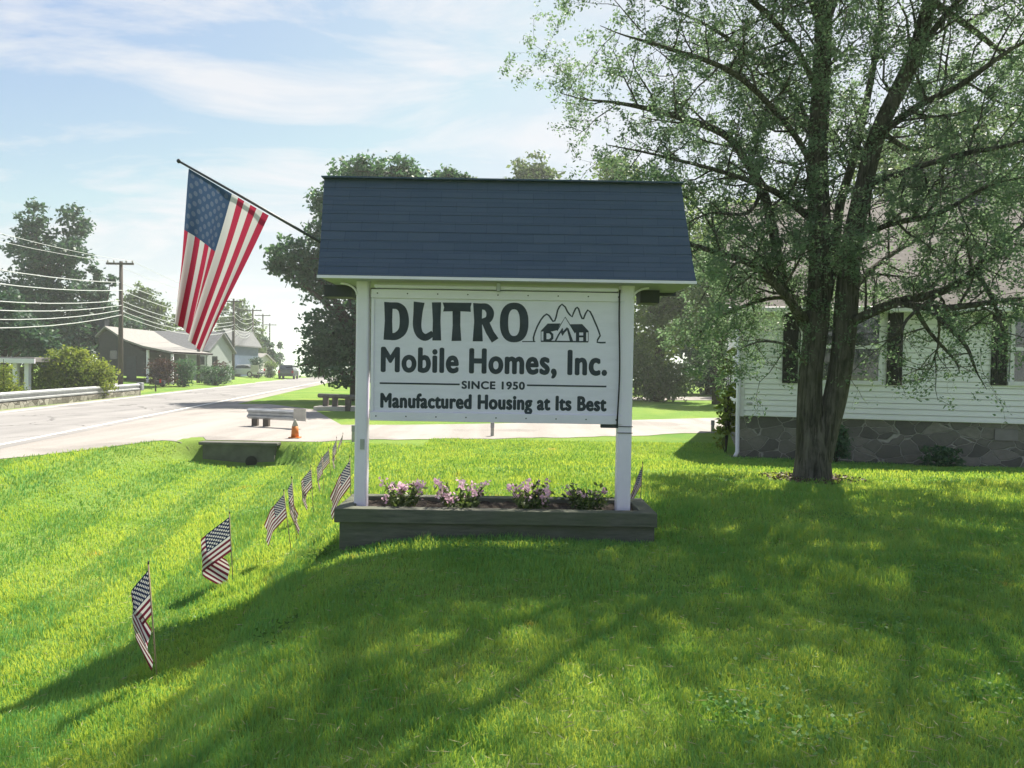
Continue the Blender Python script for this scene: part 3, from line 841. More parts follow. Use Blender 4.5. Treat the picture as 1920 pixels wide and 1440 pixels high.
TY = 11.5
def tp(px, py, dy, r_): q_ = at(px, py, TY + dy); return (q_.x, q_.y, q_.z, r_)
foot = at(1523, 902, TY); fz = hgt(foot.x, foot.y)
tree = thing('locust_tree', (foot.x, foot.y, fz), 'big spreading twin stemmed tree on the lawn in front of the white house', 'tree')
limbs = [
    [(foot.x, TY, fz - .1, .34), (foot.x, TY, fz + .12, .285), tp(1524, 840, 0, .25), tp(1519, 780, 0, .20), tp(1520, 700, -.03, .175), tp(1532, 600, -.05, .18), tp(1538, 500, 0, .17), tp(1536, 400, .05, .165), tp(1533, 300, .1, .15), tp(1540, 150, .2, .14), tp(1545, 0, .2, .12), tp(1540, -150, .2, .10), tp(1530, -320, .1, .06), tp(1525, -460, 0, .02)],
    [tp(1535, 862, -.02, .2), tp(1550, 800, -.05, .19), tp(1567, 740, -.1, .175), tp(1580, 660, -.15, .17), tp(1588, 560, -.2, .17), tp(1597, 460, -.25, .15), tp(1622, 340, -.3, .13), tp(1648, 245, -.4, .12), tp(1712, 110, -.5, .11), tp(1745, 0, -.6, .10), tp(1800, -150, -.7, .07), tp(1850, -300, -.8, .03)],
    [tp(1550, 560, .05, .1), tp(1566, 460, .3, .095), tp(1575, 383, .5, .09), tp(1598, 306, .7, .08), tp(1625, 190, 1., .07), tp(1650, 40, 1.2, .05), tp(1660, -150, 1.2, .02)],
    [tp(1528, 640, .05, .10), tp(1490, 575, .1, .1), tp(1464, 510, .2, .095), tp(1450, 434, .2, .09), tp(1430, 357, .15, .085), tp(1398, 301, .1, .075), tp(1355, 250, 0, .065), tp(1246, 212, -.2, .05), tp(1164, 194, -.4, .03), tp(1095, 186, -.5, .015), tp(1052, 175, -.6, .006)],
    [tp(1510, 600, -.1, .085), tp(1465, 545, -.4, .075), tp(1415, 498, -.6, .06), tp(1300, 460, -.7, .04), tp(1230, 440, -.8, .015)],
    [tp(1520, 410, 0, .07), tp(1470, 370, -.2, .06), tp(1425, 347, -.4, .05), tp(1340, 318, -.8, .035), tp(1220, 288, -1.2, .02), tp(1140, 272, -1.3, .008)],
    [tp(1585, 610, -.2, .10), tp(1625, 590, -.5, .09), tp(1680, 567, -.7, .085), tp(1767, 546, -.9, .07), tp(1828, 505, -1, .055), tp(1900, 439, -1.2, .045), tp(1990, 360, -1.4, .02)],
    [tp(1680, 567, -.7, .06), tp(1757, 578, -1.1, .055), tp(1838, 570, -1.3, .045), tp(1930, 560, -1.5, .03), tp(2020, 575, -1.6, .01)],
    [tp(1735, 575, -1., .045), tp(1775, 610, -1.3, .04), tp(1812, 650, -1.5, .03), tp(1830, 695, -1.6, .015), tp(1850, 730, -1.6, .005)],
    [tp(1715, 578, -1., .04), tp(1745, 625, -.9, .03), tp(1790, 675, -.9, .02), tp(1800, 700, -1, .006)],
    [tp(1540, 300, .1, .06), tp(1500, 200, .4, .05), tp(1430, 120, .7, .045), tp(1330, 50, .8, .03), tp(1240, 10, 1, .01)],
    [tp(1535, 330, .1, .06), tp(1480, 240, -.5, .05), tp(1380, 140, -1, .045), tp(1250, 90, -1.4, .03), tp(1170, 66, -1.6, .012), tp(1125, 48, -1.7, .005)],
    [tp(1540, 180, .1, .06), tp(1470, 60, -.5, .05), tp(1330, -60, -1.2, .04), tp(1220, -100, -1.8, .02), tp(1160, -120, -2.0, .006)],
    [tp(1640, 260, -.4, .07), tp(1720, 200, -.9, .06), tp(1800, 160, -1.3, .05), tp(1900, 90, -1.8, .03), tp(2010, 40, -2.1, .012)],
    [tp(1618, 350, -.3, .06), tp(1700, 320, -.9, .05), tp(1800, 290, -1.5, .045), tp(1900, 270, -2, .025), tp(2000, 230, -2.2, .01)],
    [tp(1600, 450, -.25, .055), tp(1670, 420, -.9, .05), tp(1760, 400, -1.6, .04), tp(1850, 350, -2.1, .025), tp(1930, 330, -2.4, .01)],
    [tp(1710, 115, -.5, .06), tp(1780, 20, -.9, .05), tp(1880, -80, -1.4, .03), tp(2000, -150, -1.8, .012)],
    [tp(1545, 60, .2, .06), tp(1600, -80, .9, .05), tp(1700, -220, 1.4, .03), tp(1780, -300, 1.8, .01)],
    [tp(1588, 560, -.2, .06), tp(1640, 500, .6, .05), tp(1740, 440, 1.3, .04), tp(1850, 420, 1.9, .02), tp(1950, 420, 2.2, .01)],
    [tp(1520, 690, -.1, .03), tp(1480, 650, -.4, .025), tp(1430, 640, -.6, .018), tp(1385, 655, -.7, .006)],
    [tp(1515, 560, .1, .05), tp(1440, 560, .7, .04), tp(1360, 590, 1.0, .03), tp(1290, 640, 1.1, .01)],
]
limbs += [
    [tp(1828, 505, -1, .04), tp(1860, 560, -1.3, .03), tp(1880, 620, -1.5, .02), tp(1890, 680, -1.6, .006)],
    [tp(1767, 546, -.9, .035), tp(1700, 600, -1.4, .025), tp(1690, 650, -1.6, .015), tp(1680, 690, -1.7, .005)],
    [tp(1745, 0, -.6, .06), tp(1830, 60, .1, .05), tp(1920, 130, .7, .03), tp(2000, 160, 1., .01)],
    [tp(1648, 245, -.4, .05), tp(1720, 280, .4, .04), tp(1830, 240, 1., .03), tp(1940, 200, 1.3, .01)],
    [tp(1450, 434, .2, .04), tp(1400, 450, .6, .03), tp(1340, 520, 1, .02), tp(1310, 570, 1.1, .006)],
    [tp(1430, 357, .15, .04), tp(1400, 400, -.5, .03), tp(1330, 400, -.9, .02), tp(1270, 430, -1.1, .006)],
]
N_OVER = len(limbs)
# overhead limbs that reach out towards the viewer, high above the picture
z_ = lambda x, y, z, r_: (x, y, z, r_)
s1, s2 = tp(1542, 60, .2, .1), tp(1745, 0, -.6, .09)
limbs += [
    [s1, z_(3.7, 10.2, 8.2, .08), z_(2.6, 8.8, 8.9, .06), z_(1.2, 7.6, 9.2, .045), z_(-.4, 6.6, 9.1, .02), z_(-1.4, 6.0, 8.8, .008)],
    [s1, z_(3.2, 10.4, 8.8, .07), z_(1.6, 9.8, 9.8, .05), z_(.0, 9.3, 10.2, .03), z_(-1.2, 8.9, 10.1, .01)],
    [s2, z_(5.6, 9.4, 8.4, .08), z_(5.0, 7.8, 8.8, .06), z_(4.2, 6.2, 8.8, .04), z_(3.4, 4.8, 8.4, .015)],
    [s2, z_(6.6, 9.6, 8.2, .07), z_(6.9, 8.2, 8.2, .05), z_(6.8, 6.6, 8.0, .03), z_(6.4, 5.4, 7.6, .012)],
    [s2, z_(5.0, 9.4, 9.2, .06), z_(3.8, 8.0, 10.2, .05), z_(2.6, 6.6, 10.4, .03), z_(1.8, 5.6, 10.2, .012)],
    [s2, z_(7.8, 9.8, 9.0, .06), z_(8.8, 8.8, 9.4, .04), z_(9.6, 7.8, 9.2, .015)],
]
rgT = np.random.default_rng(21)
trunk_mb, branch_mb = MB(), MB(); leafp = []
def side(d):
    r_ = rgT.normal(size=3); r_ -= r_.dot(d) * d; return r_ / np.linalg.norm(r_)
def twig(p, d, L, r_, lvl, dens):
    n = 4 if lvl < 2 else 3; pts = [p.copy()]; dd = d.copy()
    for i in range(n):
        dd = dd + rgT.normal(0, .22, 3) + np.array([0, 0, (.06 if lvl < 2 else -.10)]); dd /= np.linalg.norm(dd)
        pts.append(pts[-1] + dd * L / n)
    branch_mb.tube([Vector(a) for a in pts], list(np.linspace(r_, r_ * .3, n + 1)), 5 if lvl < 2 else 3, False)
    if lvl < 2:
        m_ = max(2, int(L * 6.5))
        for k in range(m_):
            t = (k + rgT.uniform(.2, .9)) / m_ * n; a = int(min(n - 1, t)); q_ = pts[a] + (pts[a + 1] - pts[a]) * (t - a)
            ax = (pts[a + 1] - pts[a]); ax /= np.linalg.norm(ax)
            nd = ax * .55 + side(ax) * .9; nd /= np.linalg.norm(nd)
            twig(q_, nd, L * rgT.uniform(.35, .6), r_ * .45, lvl + 1, dens)
    else:
        m_ = int(L * 158 * dens * (.35 + 1.3 * rgT.random() ** 1.5))
        if m_ < 1: return
        t = rgT.uniform(.1, 1.05, m_) * n; a = np.clip(t.astype(int), 0, n - 1); P = np.array(pts)
        q_ = P[a] + (P[a + 1] - P[a]) * (t - a)[:, None] + rgT.normal(0, .045, (m_, 3))
        leafp.append(q_)
for li, L_ in enumerate(limbs):
    c = limb(L_, 5)
    big = c[0][3] > .13
    rr = c[:, 3] * (1. if big else .85 if li < N_OVER else .6)
    trunk_mb.tube([Vector(a[:3]) for a in c], list(rr), 14 if big else 8)
    seg = np.linalg.norm(np.diff(c[:, :3], axis=0), axis=1); cum = np.concatenate([[0], np.cumsum(seg)]); tot = cum[-1]
    s0 = .35 if not big else (3.3 if li == 0 else 2.8)
    pos = s0; step = .33 if not big else .42
    dens = 1.0
    if li >= 21: dens = 1.2; step = .28
    if li >= N_OVER: step = .27
    if li in (3, 4, 5, 20, 6, 7, 13, 14, 15, 18): dens = 1.25; step = .28
    if li in (8, 9, 22): dens = .25
    if li == 21: dens = .7
    if li == 19: dens = .7
    while pos < tot:
        i = int(np.searchsorted(cum, pos) - 1); i = min(max(i, 0), len(seg) - 1); f_ = (pos - cum[i]) / seg[i]
        p = c[i, :3] + (c[i + 1, :3] - c[i, :3]) * f_; ax = (c[i + 1, :3] - c[i, :3]) / seg[i]
        d = ax * .45 + side(ax) + np.array([0, 0, .12]); d /= np.linalg.norm(d)
        rr_ = c[i, 3]
        if li >= N_OVER: dens = 0. if rgT.random() < .5 else .62
        twig(p, d, rgT.uniform(.55, 1.35) * (1.15 if big else 1 if li < N_OVER else 1.7), max(.006, min(.022, rr_ * .4)), 0 if rgT.random() < .8 else 1, dens)
        pos += step * rgT.uniform(.5, 1.25)
trunk_mb.build('trunk', M['bark'], tree, smooth=True)
branch_mb.build('branches', M['bark'], tree)
LP = np.concatenate(leafp)
npmesh('crown', leaves(LP, .05, rgT, .25, .5, .35, .25), 4, M['main_leaf'], tree, rgT.random(len(LP)))
print('main tree leaves', len(LP))
# mulch ring
rg = np.random.default_rng(3); n = 900
a = rg.uniform(0, 6.283, n); r_ = .3 + .42 * rg.random(n) ** 1.4
P = np.stack([foot.x + r_ * np.cos(a) * 1.1, foot.y + r_ * np.sin(a), 0 * a], 1); P[:, 2] = height(P[:, 0], P[:, 1]) + .015 + .04 * rg.random(n) * (1.1 - r_)
tag(npmesh('mulch', leaves(P, .06, rg, .6, .5), 4, M['mulch'], tint=rg.random(n)), kind='stuff')

def lobe(px, py, Yd, rx, ry):
    c = at(px, py, Yd); k = Yd / FPX
    return (np.array(c), np.array((rx * k, (rx + ry) * .5 * k, ry * k)))
def ftree(name, label, cat, Yd, footpx, lobes_px, n, size, mat, tr=.18, group=None, clump=.2, k=26, trunk=True, surf=.45, asp=.55, flat=.2):
    if Yd > 25: n, size = int(n * 1.9), size * .7
    seed = int(footpx * 13 + Yd * 7); rg = np.random.default_rng(seed)
    fx = at(footpx, 700, Yd); base = Vector((fx.x, Yd, hgt(fx.x, Yd)))
    t = thing(name, base, label, cat, group)
    lo = [lobe(a, b_, Yd + dy, rx, ry) for a, b_, rx, ry, dy in lobes_px]
    if not trunk:
        top = max(c[2] + r_[2] for c, r_ in lo); xa = min(c[0] - r_[0] for c, r_ in lo); xb = max(c[0] + r_[0] for c, r_ in lo); H_ = top - base.z
        lo.append((np.array([(xa + xb) / 2, Yd, base.z + H_ * .28]), np.array([(xb - xa) * .44, min((xb - xa) * .44, 1.2), H_ * .34])))
    vol = np.array([l[1].prod() ** (2 / 3) for l in lo]); share = vol / vol.sum()
    pts = []
    for (c, r_), s_ in zip(lo, share):
        nc = max(3, int(n * s_ / k))
        d = rg.normal(size=(nc, 3)); d /= np.linalg.norm(d, axis=1)[:, None]
        cc = c + d * r_ * (rg.random(nc) ** surf)[:, None]
        sg = clump * r_.min() ** .5
        p = np.repeat(cc, k, 0) + rg.normal(size=(nc * k, 3)) * np.array([1.25, 1.25, .7]) * sg
        pts.append(p)
    P = np.concatenate(pts); P = P[P[:, 2] > height(P[:, 0], P[:, 1]) + .05]
    npmesh('crown', leaves(P, size, rg, flat, asp, .4, .1), 4, mat, t, rg.random(len(P)))
    tm = MB()
    if trunk:
        top = max(l[0][2] for l in lo); cx = np.mean([l[0][0] for l in lo])
        tm.tube([base - Vector((0, 0, .2)), base + Vector((0, 0, (top - base.z) * .35)), Vector((base.x * .6 + cx * .4, Yd, base.z + (top - base.z) * .8))], [tr * 1.3, tr, tr * .35], 8)
        for c, r_ in lo:
            h0 = base.z + (c[2] - base.z) * rg.uniform(.35, .6)
            tm.tube([Vector((base.x, Yd, h0)), Vector((base.x, Yd, h0)).lerp(Vector(c), .5) + Vector((0, 0, .2)), Vector(c)], [tr * .5, tr * .35, tr * .12], 5)
            for _ in range(4):
                e = c + rg.normal(size=3) * r_ * .5
                tm.tube([Vector(c), Vector(e)], [tr * .14, tr * .05], 4)
        tm.build('trunk', M['bark_far'], t, smooth=True)
    else:
        for c, r_ in lo:
            for _ in range(5):
                e = c + rg.normal(size=3) * r_ * .45
                tm.tube([base - Vector((0, 0, .05)), base.lerp(Vector(e), .5), Vector(e)], [.03 if Yd > 25 else .01, .022 if Yd > 25 else .008, .01 if Yd > 25 else .004], 4)
        tm.build('stems', M['bark_far'], t)
    return t
ftree('tall_tree', 'tallest dark twin topped tree on the left, behind the wires and the big shrub', 'tree', 58, 92,
      [(62, 420, 26, 42, 0), (138, 420, 24, 40, 1), (70, 480, 45, 50, 0), (130, 480, 32, 45, 0), (55, 560, 58, 60, -1), (120, 560, 45, 60, 0), (75, 640, 70, 55, 0), (140, 640, 45, 50, 0), (20, 600, 40, 60, 1)], 9000, .5, M['leaf_teal'], .3)
ftree('tall_tree', 'dark bushy tree at the far left edge, in front of the tallest tree', 'tree', 43, 4,
      [(5, 590, 40, 40, 0), (40, 620, 42, 34, 0), (0, 640, 30, 30, 0), (75, 640, 30, 26, 0), (20, 560, 22, 18, 0)], 3600, .38, M['leaf_teal'], .22)
ftree('roadside_tree', 'dark tree filling the gap behind the gabled house chimney', 'tree', 72, 215, [(200, 600, 30, 40, 0), (235, 620, 34, 34, 0), (215, 650, 40, 30, 0)], 2200, .5, M['leaf_teal'], .2)
ftree('roadside_tree', 'rounded tree behind the slate blue house beyond the big flag', 'tree', 112, 390, [(370, 640, 30, 26, 0), (410, 630, 30, 32, 0), (345, 635, 20, 18, 0)], 1600, .6, M['leaf_mid'], .2)
ftree('spruce_tree', 'dark pointed spruce between the tallest left tree and the first utility pole', 'tree', 60, 188,
      [(180, 515, 9, 18, 0), (182, 550, 22, 24, 0), (188, 590, 36, 28, 0), (190, 630, 44, 30, 0), (208, 525, 6, 16, 0)], 3000, .45, M['leaf_teal'], .2)
ftree('roadside_tree', 'pale rounded tree rising behind the grey roofed house on the left', 'tree', 80, 270,
      [(262, 560, 32, 26, 0), (285, 590, 34, 34, 1), (245, 600, 28, 30, 0), (295, 620, 28, 26, 0), (330, 600, 10, 16, 3)], 2600, .55, M['leaf_mid'], .25)
ftree('roadside_tree', 'loose green tree beyond the large flag, left of the far utility poles', 'tree', 105, 452,
      [(448, 590, 20, 30, 0), (468, 620, 26, 30, 0), (455, 650, 34, 32, 0), (485, 660, 18, 24, 2), (430, 620, 22, 50, 2)], 3000, .7, M['leaf_mid'], .3)
ftree('roadside_tree', 'small dark tree under the farthest utility pole', 'tree', 110, 500, [(500, 660, 13, 26, 0), (492, 640, 8, 16, 0), (512, 675, 12, 16, 0)], 900, .6, M['leaf_teal'], .2)
ftree('conifer_tree', 'tiny pointed conifer on the skyline beyond the road crest', 'tree', 125, 525, [(525, 650, 3, 14, 0), (525, 672, 7, 14, 0)], 500, .5, M['leaf_teal'], .15)
ftree('maple_tree', 'large dark tree rising behind the sign roof beside the road', 'tree', 38, 672,
      [(665, 330, 52, 40, 0), (740, 325, 55, 34, 0), (820, 335, 45, 20, 0), (865, 335, 24, 12, 0), (610, 400, 30, 60, 0), (560, 480, 50, 48, -1), (525, 500, 26, 20, -1), (600, 520, 50, 50, 0), (660, 480, 90, 90, 1), (780, 450, 100, 90, 1), (620, 620, 55, 60, 0), (660, 670, 65, 60, 0), (600, 680, 45, 30, 0), (740, 620, 110, 90, 1), (850, 600, 90, 90, 2)], 26000, .34, M['leaf_dark'], .34, k=30, clump=.16)
ftree('maple_tree', 'shade tree mostly hidden behind the left half of the sign panel', 'tree', 31, 800,
      [(800, 470, 80, 70, 0), (740, 560, 60, 60, 0), (850, 560, 70, 60, 0), (790, 620, 80, 50, 0), (800, 420, 60, 40, 0)], 7000, .32, M['leaf_dark'], .26)
ftree('backyard_tree', 'tall tree whose top shows over the right half of the sign roof', 'tree', 56, 1005,
      [(1005, 322, 46, 34, 0), (1000, 345, 60, 30, 0), (990, 420, 70, 70, 0), (1040, 520, 90, 90, 0)], 5000, .5, M['leaf_mid'], .3)
ftree('backyard_tree', 'tall olive tree standing behind the right edge of the sign roof', 'tree', 46, 1235,
      [(1150, 330, 50, 38, 0), (1230, 400, 80, 60, 0), (1180, 470, 70, 70, 0), (1290, 480, 70, 60, 0), (1235, 570, 70, 60, 0), (1210, 640, 60, 60, 0), (1290, 590, 60, 50, -1)], 12000, .36, M['leaf_olive'], .3)
ftree('backyard_tree', 'dense olive tree beside the left corner of the white house', 'tree', 41, 1345,
      [(1340, 500, 60, 60, 0), (1380, 430, 70, 60, 1), (1345, 580, 50, 45, -1), (1400, 560, 50, 60, 0), (1300, 620, 45, 30, -1)], 9000, .32, M['leaf_olive'], .22)
ftree('backyard_shrub', 'broad low shrub with pale tips on the far lawn right of the sign', 'shrub', 43, 1232,
      [(1215, 700, 45, 40, 0), (1265, 710, 35, 32, 0), (1195, 670, 30, 30, 0)], 3500, .26, M['leaf_mid'], trunk=False)
for i, (fp_, Yd, lb, tx) in enumerate((
        (900, 62, [(900, 620, 120, 90, 0), (860, 540, 80, 70, 0), (930, 700, 120, 50, 0)], 'dark tree hidden behind the middle of the sign panel'),
        (1110, 60, [(1110, 600, 110, 100, 0), (1130, 690, 130, 60, 0)], 'dark tree behind the right half of the sign panel'),
        (1330, 58, [(1320, 640, 90, 70, 0), (1340, 700, 110, 50, 0), (1300, 560, 90, 80, 2)], 'shadowed woodland tree beyond the far lawn right of the sign'),
        (1460, 54, [(1460, 500, 90, 90, 0), (1440, 600, 90, 100, 0), (1420, 690, 70, 60, 0)], 'woodland tree showing above the left part of the house roof'))):
    ftree('woodland_tree', tx, 'tree', Yd, fp_, lb, 5000, .55, M['leaf_dark'], .28, 'trees at the back of the lots')
ftree('backyard_tree', 'tree behind the white house, seen through the crown on the right', 'tree', 33, 1800,
      [(1700, 330, 110, 90, 0), (1830, 300, 130, 110, 0), (1920, 420, 120, 120, 0), (1780, 430, 120, 80, 0)], 9000, .34, M['leaf_mid'], .3)
# shrubs
ftree('shrub', 'big rounded yellow green shrub behind the left guardrail', 'shrub', 36, 140,
      [(115, 690, 42, 34, 0), (155, 690, 42, 34, 0), (130, 665, 34, 16, 0), (195, 700, 26, 24, .5), (85, 715, 28, 22, 0), (175, 720, 40, 14, 0)], 7000, .2, M['leaf_shrub'], trunk=False, k=20, clump=.15)
ftree('shrub', 'leafy green bush at the far left edge behind the guardrail', 'shrub', 30, 8, [(5, 715, 18, 30, 0), (25, 735, 20, 16, 0)], 1800, .16, M['leaf_shrub'], trunk=False, k=18)
ftree('shrub', 'dark red leaved bush in front of the dark gabled house', 'shrub', 52, 305, [(300, 685, 20, 16, 0), (316, 688, 14, 14, 0)], 1300, .22, M['leaf_red'], trunk=False, k=16)
ftree('shrub', 'rounded green bush right of the dark red one', 'shrub', 54, 346, [(346, 690, 20, 16, 0)], 1200, .22, M['leaf_dark'], trunk=False, k=16)
ftree('hedge', 'low clipped dark hedge beneath the big flag by the far houses', 'hedge', 60, 402, [(390, 695, 16, 9, 0), (410, 695, 16, 9, 0), (428, 694, 10, 10, 0)], 1400, .22, M['leaf_dark'], trunk=False, k=16)
ftree('shrub', 'brownish mound shrub on top of the low dark hedge', 'shrub', 63, 414, [(414, 684, 13, 7, 0)], 500, .2, M['leaf_red'], trunk=False, k=16)
ftree('shrub', 'dark round bush near the far utility poles', 'shrub', 88, 482, [(482, 680, 10, 10, 0)], 600, .35, M['leaf_teal'], trunk=False, k=16)
ftree('shrub', 'olive bush at the roadside left of the distant car', 'shrub', 92, 508, [(508, 686, 12, 7, 0)], 600, .35, M['leaf_olive'], trunk=False, k=16)
ftree('hedge', 'long low hedge across the road crest right of the distant car', 'hedge', 108, 605, [(585, 696, 20, 5, 0), (620, 697, 24, 6, 0), (655, 695, 24, 8, 0)], 1200, .5, M['leaf_teal'], trunk=False, k=16)
ftree('sapling', 'bright leafy sapling against the left corner of the white house', 'sapling', 16.4, 1364,
      [(1362, 690, 16, 22, 0), (1366, 735, 13, 26, 0), (1372, 660, 12, 14, 0), (1368, 765, 12, 10, 0)], 700, .15, M['leaf_shrub'], .02, trunk=False, k=12, clump=.11, asp=.45)
ftree('foundation_shrub', 'small dark shrub behind the tree trunk by the stone foundation', 'shrub', 14.6, 1572, [(1572, 830, 18, 22, 0), (1580, 810, 12, 14, 0)], 900, .08, M['leaf_dark'], trunk=False, k=12, clump=.1)
ftree('foundation_shrub', 'low weedy clump at the stone foundation right of the trunk', 'shrub', 14.2, 1770, [(1755, 846, 26, 9, 0), (1785, 848, 24, 9, 0)], 900, .08, M['leaf_dark'], trunk=False, k=12, clump=.1)

# ------------------------------------------------------------------ houses
def siding_mat(name, c): return pm(name, c, .5, .03, 2, .05)
M['siding_white'] = siding_mat('white_siding', (.88, .86, .94))
M['shutter'] = pm('shutter_paint', (.022, .02, .024), .5, .2, 6)
M['roof_brown'] = pm('brown_shingles', (.155, .142, .137), .9, .25, 7, .4)
M['roof_grey'] = pm('grey_shingles', (.15, .155, .165), .9, .2, 5, .3)
M['roof_light'] = pm('light_roof', (.24, .232, .225), .8, .12, 5, .2)
hc = at(1382, 853, 15.6)
TH = R(-14.5)
hz0 = hgt(hc.x, hc.y)
house = thing('white_house', (hc.x, hc.y, hz0), 'white clapboard house with black shutters on a rough stone foundation', 'house')
HX, HN = Vector((math.cos(TH), math.sin(TH), 0)), Vector((math.sin(TH), -math.cos(TH), 0))
HO = Vector((hc.x, hc.y, hz0))
HM = Matrix.Translation(HO) @ Matrix.Rotation(TH, 4, 'Z')
def hp(px, py):
    q_ = plane(px, py, HO, HN); d = q_ - HO
    return d.dot(HX), q_.z - hz0
def local(mb): mb.v = [tuple(HM @ Vector(a)) for a in mb.v]; return mb
WL, WD = 11.0, 8.5
fz_ = hp(1500, 783)[1]; ez = 3.15
b = MB(); b.box(.05, WL - .05, .06, WD, -.5, fz_)
local(b).build('foundation', M['stone'], house)
b = MB(); z0 = fz_; cz = .112
while z0 < ez:
    z1 = min(z0 + cz, ez)
    zl = z0 + .013                      # an open shadow gap under each course
    b.add([(0, -.022, zl), (WL, -.022, zl), (WL, -.004, z1), (0, -.004, z1), (0, .03, zl), (WL, .03, zl), (0, .03, z1), (WL, .03, z1)], [(0, 1, 2, 3), (4, 5, 1, 0), (3, 2, 7, 6)])
    b.add([(-.022, WD, zl), (-.022, 0, zl), (-.004, 0, z1), (-.004, WD, z1), (.03, WD, zl), (.03, 0, zl), (.03, WD, z1), (.03, 0, z1)], [(0, 1, 2, 3), (4, 5, 1, 0), (3, 2, 7, 6)])
    z0 = z1
b.box(.034, WL - .034, .034, WD - .034, fz_ + .001, ez)
b.add([(.0, .0, ez), (.0, WD, ez), (.0, WD / 2, ez + 3.0)], [(0, 1, 2)])
local(b).build('wall', M['siding_white'], house)
b = MB(); b.box(-.035, .11, -.035, -.024, fz_ - .01, ez); b.box(-.035, -.024, -.023, .12, fz_ - .01, ez)
local(b).build('corner_board', M['white_paint'], house)
b = MB(); b.tube([(-.01, -.09, ez - .05), (-.01, -.075, fz_), (-.0, -.075, .12), (-.05, -.2, .03)], .04, 8)
local(b).build('downspout', M['white_paint'], house, smooth=True)
b = MB(); b.box(-.25, WL, -.14, .055, -.3, .02)
local(b).build('plinth', M['concrete_dark'], house)
b = MB()
pr = [(-.32, ez - .16), (-.32, ez - .04), (WD / 2, ez + 3.05), (WD + .3, ez - .04), (WD + .3, ez - .16), (WD / 2, ez + 2.9)]
b.prism(pr, lambda y, z: Vector((-.28, y, z)), lambda y, z: Vector((WL + .3, y, z)))
rf = local(b).build('roof', M['roof_brown'], house)
b = MB(); b.box(-.28, WL + .3, -.43, -.322, ez - .16, ez - .05); local(b).build('gutter', M['white_paint'], rf, bevel=.02)
b = MB(); b.box(5.2, 5.9, WD / 2 + .3, WD / 2 + .9, ez + 2.2, ez + 3.9); local(b).build('chimney', M['stone'], rf)
def hwin(x0p, x1p, yt, yb, shl, shr):
    x0, zb = hp(x0p, yb); x1, zt = hp(x1p, yt)
    fr_ = MB(); w = .07
    fr_.box(x0, x1, -.06, -.026, zt - w, zt); fr_.box(x0 - .03, x1 + .03, -.075, -.026, zb - .03, zb + .05)
    fr_.box(x0, x0 + w, -.06, -.026, zb + .051, zt - w - .001); fr_.box(x1 - w, x1, -.06, -.026, zb + .051, zt - w - .001)
    zm = (zt + zb) / 2; fr_.box(x0 + w + .001, x1 - w - .001, -.054, -.026, zm - .035, zm + .035)
    wn_ = local(fr_).build('window', M['white_paint'], house)
    g_ = MB(); g_.box(x0 + w - .005, x1 - w + .005, -.044, -.03, zb + .05, zt - w + .005); local(g_).build('pane', M['glass'], wn_)
    for a_, c_ in (shl, shr):
        if a_ is None: continue
        sa, sb = hp(a_, yb)[0], hp(c_, yb)[0]
        sm = MB(); ztt, zbb = zt + .02, zb - .03
        sm.box(sa, sb, -.05, -.024, zbb, ztt)
        k = 7; ww = (sb - sa) / k
        for i in range(k): sm.box(sa + i * ww + .006, sa + (i + 1) * ww - .006, -.06, -.051, zbb + .05, ztt - .05)
        local(sm).build('shutter', M['shutter'], house)
hwin(1499, 1656, 583, 716, (1466, 1495), (1661, 1690))
hwin(1891, 2040, 588, 720, (1856, 1886), (2045, 2075))
vx, vz = hp(1405, 757); b = MB(); b.box(vx - .06, vx + .06, -.04, -.015, vz - .025, vz + .025); local(b).build('vent', M['steel'], house, bevel=.01)
sx0, sz0 = hp(1866, 826); sx1, sz1 = hp(1911, 806); b = MB(); b.box(sx0, sx1, .03, .062, sz0, sz1); local(b).build('foundation_block', pm('pale_block', (.24, .22, .225), .8, .12, 6), house, bevel=.006)

